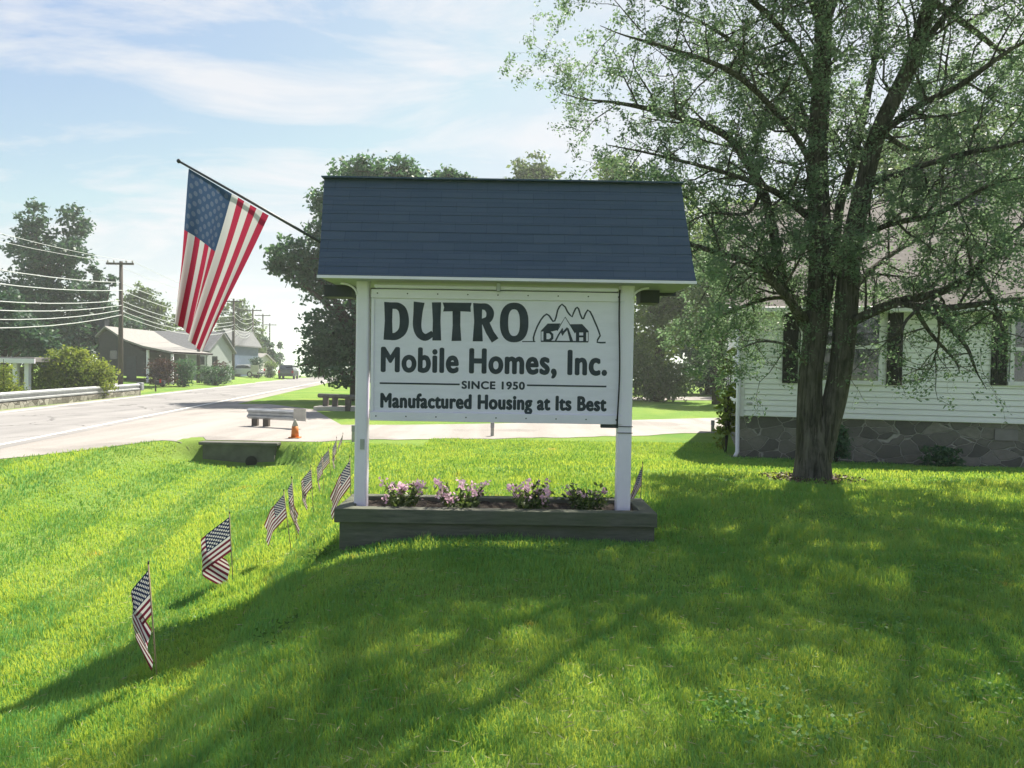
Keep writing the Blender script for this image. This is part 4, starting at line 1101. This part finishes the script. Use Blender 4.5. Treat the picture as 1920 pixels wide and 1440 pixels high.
def cottage(name, label, px0_, px1_, ytop_e, yridge, ybase, Yd, depth, wallm, roofm, wins=(), doors=(), chim=None, gable_front=False, over=.35):
    a, c = at(px0_, ybase, Yd), at(px1_, ybase, Yd); x0, x1 = a.x, c.x; zb = hgt((x0 + x1) / 2, Yd)
    e = at((px0_ + px1_) / 2, ytop_e, Yd).z; rz = at((px0_ + px1_) / 2, yridge, Yd + (0 if gable_front else depth / 2)).z
    t = thing(name, ((x0 + x1) / 2, Yd, zb), label, 'house')
    w = MB(); w.box(x0, x1, Yd, Yd + depth, zb - .6, e)
    r_ = MB()
    if gable_front:
        xm = (x0 + x1) / 2
        for yy in (Yd, Yd + depth): w.add([(x0, yy, e + .001), (x1, yy, e + .001), (xm, yy, rz)], [(0, 1, 2)])
        k = (rz - e) / (xm - x0)
        pr = [(x0 - over, e - over * k), (xm, rz), (x1 + over, e - over * k), (x1 + over, e - over * k + .16), (xm, rz + .16), (x0 - over, e - over * k + .16)]
        r_.prism(pr, lambda x, z: Vector((x, Yd - over, z)), lambda x, z: Vector((x, Yd + depth + over, z)))
    else:
        ym = Yd + depth / 2; k = (rz - e) / (depth / 2)
        for xx in (x0, x1): w.add([(xx, Yd, e + .001), (xx, Yd + depth, e + .001), (xx, ym, rz)], [(0, 1, 2)])
        pr = [(Yd - over, e - over * k), (ym, rz), (Yd + depth + over, e - over * k), (Yd + depth + over, e - over * k + .16), (ym, rz + .16), (Yd - over, e - over * k + .16)]
        r_.prism(pr, lambda y, z: Vector((x0 - over, y, z)), lambda y, z: Vector((x1 + over, y, z)))
    w.build('wall', wallm, t); ro = r_.build('roof', roofm, t)
    for p0, p1, q0, q1 in wins:
        A, B = at(p0, q0, Yd), at(p1, q1, Yd)
        f_ = MB(); f_.box(A.x - .08, B.x + .08, Yd - .05, Yd - .003, B.z - .08, A.z + .08)
        wo = f_.build('window', M['white_paint'], t)
        MB().box(A.x, B.x, Yd - .06, Yd - .045, B.z, A.z).build('pane', M['glass'], wo)
    for p0, p1, q0 in doors:
        A, B = at(p0, q0, Yd), at(p1, q0, Yd)
        MB().box(A.x, B.x, Yd - .05, Yd - .003, zb, A.z).build('door', M['trim_dark'], t)
    if chim:
        A, B = at(chim[0], chim[2], Yd + depth / 2), at(chim[1], chim[2], Yd + depth / 2)
        MB().box(A.x, B.x, Yd + depth / 2 - .3, Yd + depth / 2 + .3, e, A.z).build('chimney', M['trim_dark'], ro)
    return t, x0, x1, zb, e
M['wall_dark'] = pm('dark_siding', (.055, .055, .06), .8, .15, 4)
M['wall_pale'] = pm('pale_green_siding', (.27, .30, .30), .7, .06, 3)
M['wall_cream'] = pm('cream_siding', (.42, .41, .39), .7, .06, 3)
M['wall_blue'] = pm('slate_blue_siding', (.09, .13, .19), .7, .12, 3)
# dark gabled house with a sweeping porch roof
Yd = 56
dk = thing('gabled_house', (at(230, 700, Yd).x, Yd, hgt(at(230, 700, Yd).x, Yd)), 'dark gabled house with a pale roof sweeping down over its porch', 'house')
zb = hgt(at(230, 700, Yd).x, Yd)
gp = lambda x, y, dY=0: at(x, y, Yd + dY)
w = MB(); poly = [(186, 705), (186, 630), (200, 618), (235, 640), (272, 660), (272, 705)]
pts = [gp(*p) for p in poly]
w.add([p for p in pts] + [p + Vector((0, 7, 0)) for p in pts], [(5, 4, 3, 2, 1, 0), (6, 7, 8, 9, 10, 11)] + [(i, (i + 1) % 6, 6 + (i + 1) % 6, 6 + i) for i in range(6)])
w.build('wall', M['wall_dark'], dk)
rp = [(182, 633), (200, 615), (238, 640), (272, 652), (326, 663)]
b = MB(); 
for i in range(4):
    A, B = gp(*rp[i]), gp(*rp[i + 1]); 
    A1, B1 = A + Vector((0, -.3, 0)), B + Vector((0, -.3, 0)); A2, B2 = A + Vector((0, 7.3, 0)), B + Vector((0, 7.3, 0)); tz = Vector((0, 0, .14))
    b.add([A1, B1, B2, A2, A1 + tz, B1 + tz, B2 + tz, A2 + tz], [(0, 3, 2, 1), (4, 5, 6, 7), (0, 1, 5, 4), (3, 7, 6, 2)])
ro = b.build('roof', M['roof_light'], dk)
c = gp(193, 625, 3); MB().box(c.x - .35, c.x + .35, Yd + 2.6, Yd + 3.3, c.z - .6, gp(193, 598, 3).z).build('chimney', M['trim_dark'], ro)
for x in (276, 322):
    p = gp(x, 690); MB().box(p.x - .08, p.x + .08, Yd + .0, Yd + .16, zb - .3, gp(x, 664 if x > 300 else 656).z).build('porch_post', M['white_paint'], dk)
A, B = gp(238, 668), gp(256, 700); MB().box(A.x, B.x, Yd - .05, Yd - .003, zb, A.z).build('door', M['trim_dark'], dk)
A, B = gp(205, 655), gp(222, 675); f_ = MB(); f_.box(A.x, B.x, Yd - .05, Yd - .003, B.z, A.z); wo = f_.build('window', M['wall_dark'], dk)
MB().box(A.x + .08, B.x - .08, Yd - .06, Yd - .045, B.z + .08, A.z - .08).build('pane', M['glass'], wo)
cottage('grey_roofed_house', 'pale low house with a long grey roof behind the big flag', 262, 388, 656, 624, 705, 68, 6, M['wall_pale'], M['roof_grey'], [(335, 350, 668, 684), (372, 384, 668, 684)], [(398, 408, 668)])
cottage('blue_house', 'narrow slate blue gabled house beyond the big flag', 405, 434, 640, 618, 700, 86, 9, M['wall_blue'], M['roof_grey'], [(411, 418, 652, 664), (423, 430, 652, 664)], gable_front=True)
cottage('cream_cottage', 'small cream cottage with low roof left of the far utility poles', 432, 478, 678, 664, 700, 96, 7, M['wall_cream'], M['roof_light'], [(440, 447, 682, 690), (458, 465, 682, 690)])
# white house with porch at far left
t, x0, x1, zb, e = cottage('porch_house', 'white house with a flat porch roof at the far left edge', -300, -150, 640, 606, 735, 37, 6, M['siding_white'], M['roof_grey'], [(-200, -180, 650, 690)])
A, B = at(-120, 672, 34.5), at(70, 672, 34.5)
b = MB(); b.box(A.x, B.x, 34.3, 36.98, A.z - .1, A.z + .12); b.build('porch_roof', M['roof_light'], t, bevel=.02)
b = MB(); b.box(A.x, B.x + .05, 34.2, 34.29, A.z - .16, A.z + .06); b.build('porch_fascia', M['white_paint'], t)
for x in (30, 52):
    p = at(x, 700, 34.6); MB().box(p.x - .1, p.x + .1, 34.5, 34.7, hgt(p.x, 34.6) - .2, A.z - .1).build('porch_post', M['white_paint'], t)
p0, p1 = at(-120, 735, 36), at(58, 735, 36); MB().box(p0.x, p1.x, 36, 36.2, hgt(p0.x, 36) - .2, at(40, 688, 36).z).build('porch_wall', M['stone_wall'], t)

# ------------------------------------------------------------------ utility poles and wires
PU_ = -16.9
def upole(px, ytop, Yd, label, arms):
    p = at(px, 700, Yd); z0 = hgt(p.x, Yd); zt = at(px, ytop, Yd).z
    t = thing('utility_pole', (p.x, Yd, z0), label, 'utility pole', 'utility poles along the road')
    MB().tube([(p.x, Yd, z0 - .3), (p.x, Yd, (z0 + zt) / 2), (p.x, Yd, zt)], [.16, .135, .10], 10).build('pole', M['pole_wood'], t, smooth=True)
    for dz, hw in arms:
        am = MB(); am.box(p.x - hw, p.x + hw, Yd - .18, Yd - .08, zt - dz - .06, zt - dz + .06)
        ar = am.build('crossarm', M['pole_wood'], t)
        for s_ in (-.9, -.45, .45, .9):
            MB().lathe((p.x + s_ * hw, Yd - .13, zt - dz + .06), [(.02, 0), (.05, .05), (.05, .1), (.02, .16)], 8).build('insulator', M['concrete_pale'], ar, smooth=True)
    return Vector((p.x, Yd, zt)), z0
q1, q1z = upole(226, 490, 45, 'nearest wooden utility pole with a crossarm, beside the dark gabled house', [(.16, .82)])
q2, q2z = upole(437, 560, 76, 'wooden utility pole just right of the big flag', [(.3, .9)])
q3, q3z = upole(473, 578, 98, 'far utility pole, left one of the three beyond the big flag', [(.3, 1.2)])
q4, q4z = upole(492, 588, 114, 'far utility pole, middle one of the three beyond the big flag', [(.3, 1.2)])
q5, q5z = upole(505, 606, 128, 'smallest far utility pole, right one of the three beyond the big flag', [(.3, 1.2)])
q6, q6z = upole(372, 612, 62, 'utility pole half hidden behind the bottom tip of the big flag', [])
q0 = Vector((q1.x + .15 * 40 - .4, 4, 7.3 + .1))
wires = [(.0, .75, 'topmost thin wire on the left end of the crossarm', .9), (.0, -.75, 'topmost thin wire on the right end of the crossarm', .9), (1.28, 0, 'upper single cable below the crossarm', 1.0), (1.75, .1, 'cable just below the upper single cable', 1.15),
         (2.35, 0, 'first cable of the low sagging bundle', 1.3), (2.65, .08, 'second cable of the low sagging bundle', 1.4), (2.95, 0, 'third cable of the low sagging bundle', 1.5), (3.22, .08, 'lowest cable of the sagging bundle', 1.6)]
for i, (dz, dx, tx, sag) in enumerate(wires):
    zt_ = lambda q_, g_: q_.z - dz - (.1 if dz == 0 else 0) + (.2 if dz == 0 else 0)
    chain = [q0 + Vector((dx, 0, -dz)), q1 + Vector((dx, -.12, -dz)), q2 + Vector((dx * .9, -.12, -dz * 1.0)), q3 + Vector((dx, -.12, -dz * .95)), q4 + Vector((dx, -.12, -dz * .9)), q5 + Vector((dx, -.12, -dz * .9))]
    pts = []
    for a, c in zip(chain[:-1], chain[1:]):
        s_ = sag if a is chain[0] else .5 * sag
        for k in range(14):
            t_ = k / 14; p = a.lerp(c, t_); pts.append(p - Vector((0, 0, 4 * s_ * t_ * (1 - t_))))
    pts.append(chain[-1])
    rad = .013 if dz == 0 else .023
    o = MB().tube(pts, rad, 5).build('overhead_wire', M['wire'], loc=q1, smooth=True)
    tag(o, tx + ' strung between the utility poles', 'wire', 'overhead wires along the road')

# ------------------------------------------------------------------ guardrails, culvert, small roadside things
WB = [(-.155, .0), (-.13, .03), (-.105, .08), (-.06, .08), (-.03, .02), (.03, .02), (.06, .08), (.105, .08), (.13, .03), (.155, 0)]
def wbeam(path, zc, side=1, scale=1.):
    b = MB(); n = len(WB)
    for i, p in enumerate(path):
        d = (path[min(i + 1, len(path) - 1)] - path[max(i - 1, 0)]).normalized(); nrm = Vector((d.y, -d.x, 0)) * side
        for h, o in WB: b.v.append(tuple(p + nrm * o * scale + Vector((0, 0, zc + h * scale))))
        for h, o in reversed(WB): b.v.append(tuple(p + nrm * (o - .012) * scale + Vector((0, 0, zc + h * scale))))
    N = 2 * n
    for i in range(len(path) - 1):
        for k in range(N): b.f.append((i * N + k, i * N + (k + 1) % N, (i + 1) * N + (k + 1) % N, (i + 1) * N + k))
    b.f.append(tuple(range(N))); b.f.append(tuple((len(path) - 1) * N + k for k in range(N)))
    return b
gl = [Vector((-14.35 - .15 * y, y, -.2)) for y in np.linspace(8, 41, 24)]
gr = thing('guardrail', gl[0], 'long steel guardrail along the far side of the road', 'guardrail')
wbeam(gl, .42, 1, 1.25).build('rail', M['steel'], gr)
for i in range(0, 24, 2):
    p = gl[i]; MB().box(p.x - .22, p.x - .09, p.y - .07, p.y + .07, -.5, .42).build('rail_post', M['pole_wood'], gr)
e = gl[-1]; MB().box(e.x - .15, e.x + .16, e.y + .0, e.y + .3, .02, .46).build('end_terminal', M['steel'], gr, bevel=.05)
sw = MB()
for i in range(len(gl) - 1):
    a, c = gl[i] + Vector((-.25, 0, 0)), gl[i + 1] + Vector((-.25, 0, 0))
    sw.add([a + Vector((.36, 0, -.4)), c + Vector((.36, 0, -.4)), c + Vector((.36, 0, .24)), a + Vector((.36, 0, .24)), a + Vector((-.3, 0, -.4)), c + Vector((-.3, 0, -.4)), c + Vector((-.3, 0, .24)), a + Vector((-.3, 0, .24))], [(0, 1, 2, 3), (3, 2, 6, 7), (4, 7, 6, 5)])
tag(sw.build('stone_wall', M['stone_wall'], loc=gl[0]), 'low rough stone wall under the long guardrail across the road', 'wall')
# short guardrail at the driveway mouth
a, c = gz(470, 797), gz(572, 800); a = Vector((at(466, 780, 21.5).x, 21.5, -.2)); c = Vector((at(574, 780, 20.8).x, 20.8, -.2))
g2 = thing('guardrail', a, 'short grey guardrail section by the driveway mouth behind the orange cone', 'guardrail')
wbeam([a.lerp(c, k / 4) for k in range(5)], at(520, 777, 21.2).z + .2, 1, 1.0).build('rail', M['steel'], g2)
for k in (.1, .3):
    p = a.lerp(c, k); MB().box(p.x - .08, p.x + .08, p.y + .02, p.y + .18, -.5, .15).build('rail_post', M['pole_wood'], g2)
MB().box(c.x - .32, c.x + .02, c.y - .11, c.y - .085, at(560, 777, 20.8).z - .16, at(560, 777, 20.8).z + .16).build('end_plate', M['concrete_pale'], g2)
# bridge rail farther on
a = Vector((at(598, 750, 30).x, 30, -.2)); c = Vector((at(672, 750, 29).x, 29, -.2))
g3 = thing('bridge_rail', a, 'dark low bridge rail with posts at the roadside left of the sign post', 'railing')
MB().tube([a + Vector((0, 0, at(630, 743, 29.5).z + .2)), c + Vector((0, 0, at(630, 743, 29.5).z + .2))], .09, 8).build('rail', M['concrete_dark'], g3)
for k in (.18, .42, .75):
    p = a.lerp(c, k); MB().box(p.x - .1, p.x + .1, p.y - .1, p.y + .1, -.5, at(630, 743, 29.5).z).build('rail_post', M['pole_wood'], g3)
MB().box(a.x, c.x, 29.2, 30.2, -.35, -.04).build('slab', M['concrete_pale'], g3)
# culvert headwall
hA, hB = at(376, 828, 17.08), at(520, 829, 17.08)
hw = thing('culvert_headwall', ((hA.x + hB.x) / 2, 17.1, -.8), 'dark concrete culvert headwall at the end of the grassy ditch', 'culvert')
b = MB(); zt = hA.z; poly = [(hA.x, zt - .07), (hB.x, zt - .07), (hB.x, -1.1), (hA.x, -1.1)]
b.box(hA.x + .06, hB.x - .06, 17.06, 17.34, -1.15, zt - .07); b.build('wall', M['concrete_dark'], hw)
MB().box(hA.x - .02, hB.x + .02, 17.0, 17.38, zt - .068, zt).build('cap', M['concrete_dark'], hw, bevel=.015)
pc = at(470, 866, 17.0); b = MB(); b.lathe((pc.x, 16.98, pc.z), [(.17, 0), (.17, .12)], 16)
pr = [(math.cos(2 * math.pi * k / 18) * .13, math.sin(2 * math.pi * k / 18) * .13) for k in range(18)]
b = MB(); b.prism(pr, lambda x, z: (pc.x + x, 17.02, pc.z + z), lambda x, z: (pc.x + x, 17.055, pc.z + z)); b.build('pipe_mouth', M['rubber'], hw)
# orange cone
q_ = gz(553, 822); cn_ = thing('traffic_cone', q_, 'small orange traffic marker on the gravel near the culvert', 'traffic cone')
MB().box(q_.x - .13, q_.x + .13, q_.y - .13, q_.y + .13, q_.z + .011, q_.z + .04).build('base', M['orange'], cn_, bevel=.01)
MB().lathe(q_, [(.095, .041), (.075, .30)], 16).build('cone', M['orange'], cn_, smooth=True)
MB().lathe(q_, [(.075, .301), (.03, .44), (.02, .47)], 16).build('reflective_band', M['concrete_pale'], cn_, smooth=True)
# driveway marker stakes
for (px, yt, yb, tx) in ((923, 792, 818, 'short pale driveway stake seen under the middle of the sign panel'), (1336, 788, 812, 'short pale driveway stake by the left corner of the white house'), (663, 797, 828, 'short pale driveway stake beside the left sign post')):
    g_ = gz(px, yb); t = thing('driveway_stake', g_, tx, 'stake', 'driveway stakes')
    h = at(px, yt, g_.y).z - g_.z
    MB().box(g_.x - .045, g_.x + .045, g_.y - .03, g_.y + .03, g_.z - .2, g_.z + h * .6).build('stake', M['concrete_pale'], t, bevel=.01)
    MB().box(g_.x - .05, g_.x + .05, g_.y - .035, g_.y + .035, g_.z + h * .6 + .002, g_.z + h).build('reflector', pm('reflector_grey', (.3, .28, .33), .4, .1, 9), t, bevel=.01)
# mailboxes
for px, yt, yb, Yd, tx in ((292, 707, 735, 46, 'black mailbox on a tall post near the guardrail end'), (346, 708, 727, 56, 'black mailbox on a short leaning post on the far lawn')):
    p = at(px, yb, Yd); z0 = hgt(p.x, Yd); t = thing('mailbox', (p.x, Yd, z0), tx, 'mailbox', 'mailboxes across the road')
    hh = at(px, yt, Yd).z
    MB().tube([(p.x, Yd, z0 - .2), (p.x - .03, Yd, hh)], .05, 8).build('post', M['pole_wood'], t)
    zb_ = hh - (.45 if Yd < 50 else .1)
    bx = MB(); pr = [(-.14, 0), (.14, 0), (.14, .14)] + [(.14 * math.cos(a_), .14 + .12 * math.sin(a_)) for a_ in np.linspace(.3, math.pi - .3, 6)] + [(-.14, .14)]
    bx.prism(pr, lambda y, z: (p.x + .02, Yd + y, zb_ + z), lambda y, z: (p.x + .55, Yd + y, zb_ + z)); bo = bx.build('box', M['box_black'], t)
    MB().box(p.x + .3, p.x + .4, Yd - .17, Yd - .15, zb_ + .1, zb_ + .32).build('signal_flag', M['tail_red'], bo)
# board sign far
p = at(477, 700, 84); t = thing('yard_sign', (p.x, 84, hgt(p.x, 84)), 'small grey board sign on two thin legs by the far road', 'sign')
A, B = at(470, 684, 84), at(485, 698, 84); MB().box(A.x, B.x, 84, 84.05, B.z, A.z).build('board', M['concrete_pale'], t)
for x in (A.x + .05, B.x - .05): MB().box(x - .03, x + .03, 84.06, 84.12, hgt(p.x, 84) - .2, A.z).build('leg', M['pole_wood'], t)

# ------------------------------------------------------------------ cars (side profile extruded, nose towards +x in local space)
def car(name, label, loc, rot, paint, suv, grp=None):
    Mx = Matrix.Translation(loc) @ Matrix.Rotation(rot, 4, 'Z')
    t = thing(name, loc, label, 'car', grp)
    def L(mb): mb.v = [tuple(Mx @ Vector(a)) for a in mb.v]; return mb
    hw_ = .92
    if suv:
        body = [(-2.3, .35), (2.25, .35), (2.3, .62), (2.2, .95), (1.2, 1.05), (-2.25, 1.08), (-2.33, .7)]
        cab = [(1.15, 1.05), (.55, 1.62), (-.2, 1.72), (-1.9, 1.7), (-2.22, 1.08)]
    else:
        body = [(-2.25, .3), (2.2, .3), (2.28, .55), (2.1, .78), (1.1, .92), (-1.6, .95), (-2.2, .9), (-2.3, .6)]
        cab = [(1.1, .92), (.35, 1.38), (-.5, 1.44), (-1.1, 1.38), (-1.9, .94)]
    b = MB(); b.prism(body, lambda x, z: (x, -hw_, z), lambda x, z: (x, hw_, z)); bo = L(b).build('body', paint, t, bevel=.07, smooth=False)
    b = MB(); zl, zh = cab[0][1], max(c[1] for c in cab); inn = lambda z: hw_ - .04 - .2 * (z - zl) / (zh - zl)
    b.prism(cab, lambda x, z: (x, -inn(z), z), lambda x, z: (x, inn(z), z)); L(b).build('cabin', paint, t, bevel=.04)
    cx = sum(c[0] for c in cab) / len(cab); cz = (zl + zh) / 2 + .02
    sm = [(cx + (x - cx) * .86, cz + (z - cz) * .72) for x, z in cab]
    b = MB()
    for s_ in (-1, 1):
        b.add([(x, s_ * (inn(z) + .006), z) for x, z in sm], [tuple(range(len(sm)))])
    L(b).build('side_window', M['glass'], t)
    for (A, B), nm in (((cab[0], cab[1]), 'windscreen'), ((cab[-1], cab[-2]), 'rear_window')):
        sg = 1 if nm == 'windscreen' else -1
        P = []
        for k in (.14, .86):
            x = A[0] + (B[0] - A[0]) * k; z = A[1] + (B[1] - A[1]) * k
            P.append((x + sg * .012, z + .008))
        (xa, za), (xb, zb2) = P
        b = MB(); b.add([(xa, -inn(za) + .1, za), (xa, inn(za) - .1, za), (xb, inn(zb2) - .1, zb2), (xb, -inn(zb2) + .1, zb2)], [(0, 1, 2, 3)]); L(b).build(nm, M['glass'], t)
    for s_ in (-1, 1):
        b = MB(); b.box(-2.36, -2.3, s_ * .78 - .1, s_ * .78 + .1, .72, 1.02); L(b).build('tail_light', M['tail_red'], t)
        b = MB(); b.box(2.2, 2.3, s_ * .7 - .16, s_ * .7 + .16, .6, .74); L(b).build('headlight', M['chrome'], t)
    b = MB(); b.box(-2.42, -2.3, -.88, .88, .36, .56); L(b).build('bumper', M['trim_dark'], t, bevel=.03)
    for x in (-1.4, 1.42):
        for s_ in (-1, 1):
            pr = [(.34 * math.cos(2 * math.pi * k / 20), .34 * math.sin(2 * math.pi * k / 20)) for k in range(20)]
            b = MB(); b.prism(pr, lambda a_, c_: (x + a_, s_ * .74, .34 + c_), lambda a_, c_: (x + a_, s_ * .95, .34 + c_)); wh = L(b).build('wheel', M['rubber'], t)
            b = MB(); b.prism([(a_ * .6, c_ * .6) for a_, c_ in pr], lambda a_, c_: (x + a_, s_ * .93, .34 + c_), lambda a_, c_: (x + a_, s_ * .962, .34 + c_)); L(b).build('rim', M['chrome'], wh)
    return t
PT = lambda n, c: pm(n, c, .28, .04, 3, 0, .6)
p = at(541, 711, 92); car('driving_car', 'dark green sport utility vehicle driving away near the road crest', Vector((p.x, 92, hgt(p.x, 92) + .014)), math.atan2(1, -.15), PT('green_car_paint', (.06, .085, .075)), True)
p = at(206, 726, 45); car('parked_car', 'silver sedan parked behind the guardrail by the big shrub', Vector((p.x, 45, hgt(p.x, 45))), R(-52), PT('silver_car_paint', (.5, .5, .5)), False)
p = at(455, 697, 88); car('parked_car', 'pale grey sedan parked by the cream cottage far down the road', Vector((p.x, 88, hgt(p.x, 88))), R(170), PT('grey_car_paint', (.6, .6, .6)), False)

# ------------------------------------------------------------------ grass blades
TU = np.stack([rng.uniform(-5, 7, 150), rng.uniform(2.6, 12, 150), rng.uniform(.04, .16, 150)], 1)
def tuft(x, y):
    o = np.zeros(len(x))
    for a, c, r_ in TU: o = np.maximum(o, np.exp(-((x - a) ** 2 + (y - c) ** 2) / (2 * r_ * r_)))
    return o
def grass_patch():
    P, hs, ws = [], [], []
    for y0, y1, dens, hh, ww in ((2.3, 3.6, 12500, .047, .0036), (3.6, 5.2, 9000, .048, .0043), (5.2, 7.5, 4800, .05, .006), (7.5, 11, 2100, .055, .008), (11, 18.5, 800, .05, .013)):
        xm = .80 * y1 + 1.0
        n = int((2 * xm + 2.2) * (y1 - y0) * dens)
        x = rng.uniform(-xm - 2.2, xm, n); y = rng.uniform(y0, y1, n); u = x + .15 * y
        ok = (x < .8 * y + .8) & (x > -.8 * y - 3) & (u > -7.1)
        ok &= ~((x > px0 - .01) & (x < px1 + .01) & (y > 6.98) & (y < 7.75))
        ok &= ((x - foot.x) ** 2 + (y - foot.y) ** 2 > .33 ** 2)
        lx, ly = x - HO.x, y - HO.y
        ok &= ~((lx * HX.x + ly * HX.y > -.2) & (-(lx * HN.x + ly * HN.y) > -.12))
        edge = np.interp(x, [v.x for v in near], [v.y for v in near])
        ok &= (y < edge + .12 * rng.normal(size=n))
        ok &= ~((u < -2.5) & (y > 16.9))
        ok &= (y < 17.0) | (x > -2)
        x, y = x[ok], y[ok]
        f = .5 + .5 * np.sin(x * 2.3 + 1.7 * np.sin(y * 1.9)) * np.sin(y * 2.9 + 1.3 * np.sin(x * 1.7))
        f2 = .5 + .5 * np.sin(x * 9 + 3 * np.sin(y * 4)) * np.sin(y * 11 + 2 * np.sin(x * 6))
        P.append(np.stack([x, y, height(x, y)], 1)); hs.append(hh * (.45 + .55 * f + .55 * f2 + .9 * tuft(x, y)) * rng.uniform(.5, 1.3, len(x))); ws.append(np.full(len(x), ww))
    P = np.concatenate(P); h = np.concatenate(hs)[:, None]; w = np.concatenate(ws)[:, None]; n = len(P)
    a = rng.uniform(0, 6.283, n); d = np.stack([np.cos(a), np.sin(a), 0 * a], 1)
    a2 = a + rng.uniform(.6, 2.5, n); band = np.sin((P[:, 0] + .15 * P[:, 1]) * 5.2 + .5 * np.sin(P[:, 1] * .6))
    lean = (P[:, 0] + .15 * P[:, 1] < -.8) & (rng.random(n) < .7)
    a2 = np.where(lean, np.where(band > 0, 1.72, -1.42) + rng.normal(0, .5, n), a2)
    bend = np.stack([np.cos(a2), np.sin(a2), 0 * a], 1) * (h * rng.uniform(.15, .8, (n, 1)))
    zup = np.array([0, 0, 1.])
    V = np.empty((n, 5, 3), np.float32)
    V[:, 0] = P - d * w * .5 - zup * .01; V[:, 1] = P + d * w * .5 - zup * .01
    m_ = P + zup * h * .6 + bend * .35
    V[:, 2] = m_ + d * w * .42; V[:, 3] = m_ - d * w * .42
    V[:, 4] = P + zup * h * .95 + bend
    base = (np.arange(n) * 5)[:, None]
    idx = (base + np.array([0, 1, 2, 3, 3, 2, 4])).ravel()
    starts = (np.arange(n)[:, None] * 7 + np.array([0, 4])).ravel()
    t = np.repeat(rng.random(n), 2)
    o = npmesh('grass', V.reshape(-1, 3), 0, M['blade'], tint=t, faces=(idx, starts), smooth=True)
    tag(o, kind='stuff'); print('grass blades', n)
grass_patch()
def weeds():
    rg = np.random.default_rng(5); P = []
    for cx, cy, r_, n in ((592, 1050, .13, 90), (615, 1045, .08, 40), (520, 1195, .2, 60)):
        c = ground(cx, cy)
        a = rg.uniform(0, 6.28, n); q_ = r_ * np.sqrt(rg.random(n)); x, y = c.x + q_ * np.cos(a), c.y + q_ * np.sin(a)
        P.append(np.stack([x, y, height(x, y) + rg.uniform(.02, .09, n)], 1))
    P = np.concatenate(P)
    cl = []
    for k in range(20):                 # flat clover patches
        y = 2.6 + 9 * rg.random() ** 1.3; x = rg.uniform(-.75 * y, .8 * y); r_ = rg.uniform(.06, .24); m_ = int(220 * r_ / .15)
        q_ = r_ * rg.normal(size=(m_, 2)); xx, yy = x + q_[:, 0], y + q_[:, 1]
        cl.append(np.stack([xx, yy, height(xx, yy) + rg.uniform(.02, .05, m_)], 1))
    cl = np.concatenate(cl); cl = cl[~((cl[:, 0] > px0 - .03) & (cl[:, 0] < px1 + .03) & (cl[:, 1] > 6.9) & (cl[:, 1] < 7.8))]
    tag(npmesh('clover', leaves(cl, .022, rg, .75, .9), 4, M['clover'], tint=rg.random(len(cl))), kind='stuff')
    m_ = 5200; y = 2.5 + 10 * rg.random(m_) ** 1.6; x = rg.uniform(-.8, .85, m_) * y
    cp = np.stack([x, y, height(x, y) + rg.uniform(.025, .05, m_)], 1); cp = cp[~((x > px0 - .03) & (x < px1 + .03) & (y > 6.9) & (y < 7.8))]
    tag(npmesh('grass_clippings', leaves(cp, .06, rg, .9, .07), 4, M['straw'], tint=rg.random(len(cp))), kind='stuff')
    tag(npmesh('weeds', leaves(P, .04, rg, .2, .35), 4, M['weed'], tint=rg.random(len(P))), kind='stuff')
weeds()

# ------------------------------------------------------------------ haze
hm = bpy.data.materials.new('haze'); hm.use_nodes = True
hn, hl = hm.node_tree.nodes, hm.node_tree.links
for n in list(hn):
    if n.type != 'OUTPUT_MATERIAL': hn.remove(n)
pv = hn.new('ShaderNodeVolumePrincipled')
pv.inputs['Color'].default_value = (.93, .96, 1, 1); pv.inputs['Density'].default_value = .001; pv.inputs['Anisotropy'].default_value = .4
hl.new(pv.outputs[0], hn['Material Output'].inputs['Volume'])
hb = MB().box(-3050, 3050, -250, 3050, -16, 33).build('haze', hm)
tag(hb, kind='stuff')
